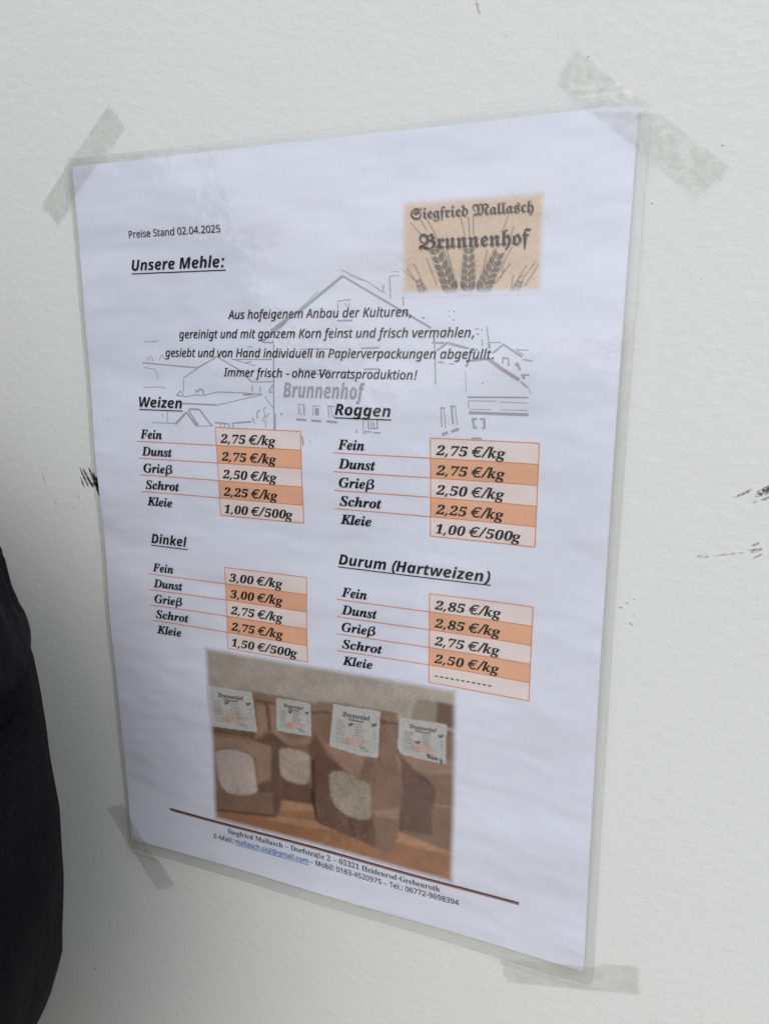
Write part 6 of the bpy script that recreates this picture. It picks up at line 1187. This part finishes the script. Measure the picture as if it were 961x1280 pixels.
for sy in (-0.222, -0.108):
    tube('trouser_leg', [((-.13, sy, .84), .085), ((-.14, sy, .74), .084), ((-.16, sy, .62), .08), ((-.165, sy, .50), .07), ((-.155, sy, .40), .064), ((-.14, sy, .25), .058), ((-.13, sy, .10), .055), ((-.13, sy, .05), .056)], M_CLOTH, person)
    tube('shoe', [((-.08, sy, .05), .03), ((-.10, sy, .05), .045), ((-.16, sy, .045), .046), ((-.24, sy, .035), .042), ((-.30, sy, .03), .034), ((-.325, sy, .028), .015)], M_SHOE, person)
for sy, s in ((-.43, -1), (-.09, 1)):
    tube('sleeve', [((-.44, -.26 + s * .13, 1.38), .065), ((-.47, -.26 + s * .18, 1.32), .060), ((-.48, -.26 + s * .20, 1.22), .055), ((-.49, -.26 + s * .20, 1.11), .050), ((-.55, -.26 + s * .19, 1.05), .046), ((-.65, -.26 + s * .17, 1.03), .040), ((-.71, -.26 + s * .16, 1.03), .036)], M_JACKET, person)

# body: one skinned figure (head, neck, trunk, arms with hands) mostly inside the clothes
bv = [((-.035, -.165, .95), .05), ((-.135, -.20, 1.15), .05), ((-.44, -.26, 1.38), .07), ((-.52, -.26, 1.44), .05), ((-.58, -.26, 1.49), .075), ((-.62, -.26, 1.54), .088), ((-.63, -.26, 1.59), .07)]
be = [(i, i + 1) for i in range(6)]
for sy, s in ((-.43, -1), (-.09, 1)):
    b0 = len(bv)
    sy = -.26 + s * .16
    bv += [((-.44, -.26 + s * .12, 1.37), .045), ((-.48, -.26 + s * .20, 1.22), .038), ((-.50, -.26 + s * .20, 1.09), .034), ((-.70, sy, 1.03), .025), ((-.76, sy, 1.03), .032)]
    be += [(2, b0), (b0, b0 + 1), (b0 + 1, b0 + 2), (b0 + 2, b0 + 3), (b0 + 3, b0 + 4)]
    for f, (dy, L) in enumerate(((-.028, .055), (-.010, .068), (.010, .063), (.028, .05))):
        i0 = len(bv)
        bv += [((-.785, sy + dy, 1.03), .010), ((-.785 - L * .6, sy + dy * 1.15, 1.025), .009), ((-.785 - L, sy + dy * 1.15, 1.008), .008)]
        be += [(b0 + 4, i0), (i0, i0 + 1), (i0 + 1, i0 + 2)]
    i0 = len(bv)
    bv += [((-.74, sy - s * .035, 1.02), .012), ((-.77, sy - s * .055, 1.01), .010)]
    be += [(b0 + 3, i0), (i0, i0 + 1)]
me = bpy.data.meshes.new('body')
me.from_pydata([tuple(Vector(p) - PO) for p, r in bv], be, [])
body = link('body', me, M_SKIN, person)
sk = body.modifiers.new('skin', 'SKIN')
for i, (p, r) in enumerate(bv):
    me.skin_vertices[0].data[i].radius = (r, r)
me.skin_vertices[0].data[0].use_root = True
sk.use_smooth_shade = True
sd = body.modifiers.new('sub', 'SUBSURF')
sd.levels = sd.render_levels = 2
bm = bmesh.new()
bmesh.ops.create_uvsphere(bm, u_segments=24, v_segments=16, radius=1)
for v in bm.verts:
    if v.co.z < -.1 and v.co.x < 0.1:
        v.co.z = -.1 + (v.co.z + .1) * .1
    v.co = Vector((-.605 + v.co.x * .105, -.26 + v.co.y * .092, 1.555 + v.co.z * .10)) - PO
me = bpy.data.meshes.new('hair')
bm.to_mesh(me)
bm.free()
for p in me.polygons:
    p.use_smooth = True
link('hair', me, M_HAIR, person)

# back pocket patch with a stitched edge, following the hip
vs, fs = [], []
nu, nv = 24, 30
for i in range(nu + 1):
    for j in range(nv + 1):
        u, v = i / nu, j / nv
        th = -0.45 + (1.07 - 0.16 * max(0, 1 - v / .12) ** 2) * u
        y = 165 + 105 * v
        vs.append(body_point(th, y, 1.6))
for i in range(nu):
    for j in range(nv):
        a = i * (nv + 1) + j
        fs.append((a, a + 1, a + nv + 2, a + nv + 1))
pk = pydata('back_pocket', vs, fs, M_CLOTH, person, PO, True)
so = pk.modifiers.new('thick', 'SOLIDIFY')
so.thickness = 0.0022
for yy, o in ((142.5, .2), (157.0, 1.9)):
    tube('seam', [(body_point(-2.2 + 2.6 * k / 80, yy + 0.5 * sin(k * .9), o), .0007) for k in range(81)], M_THREAD, person, 6)
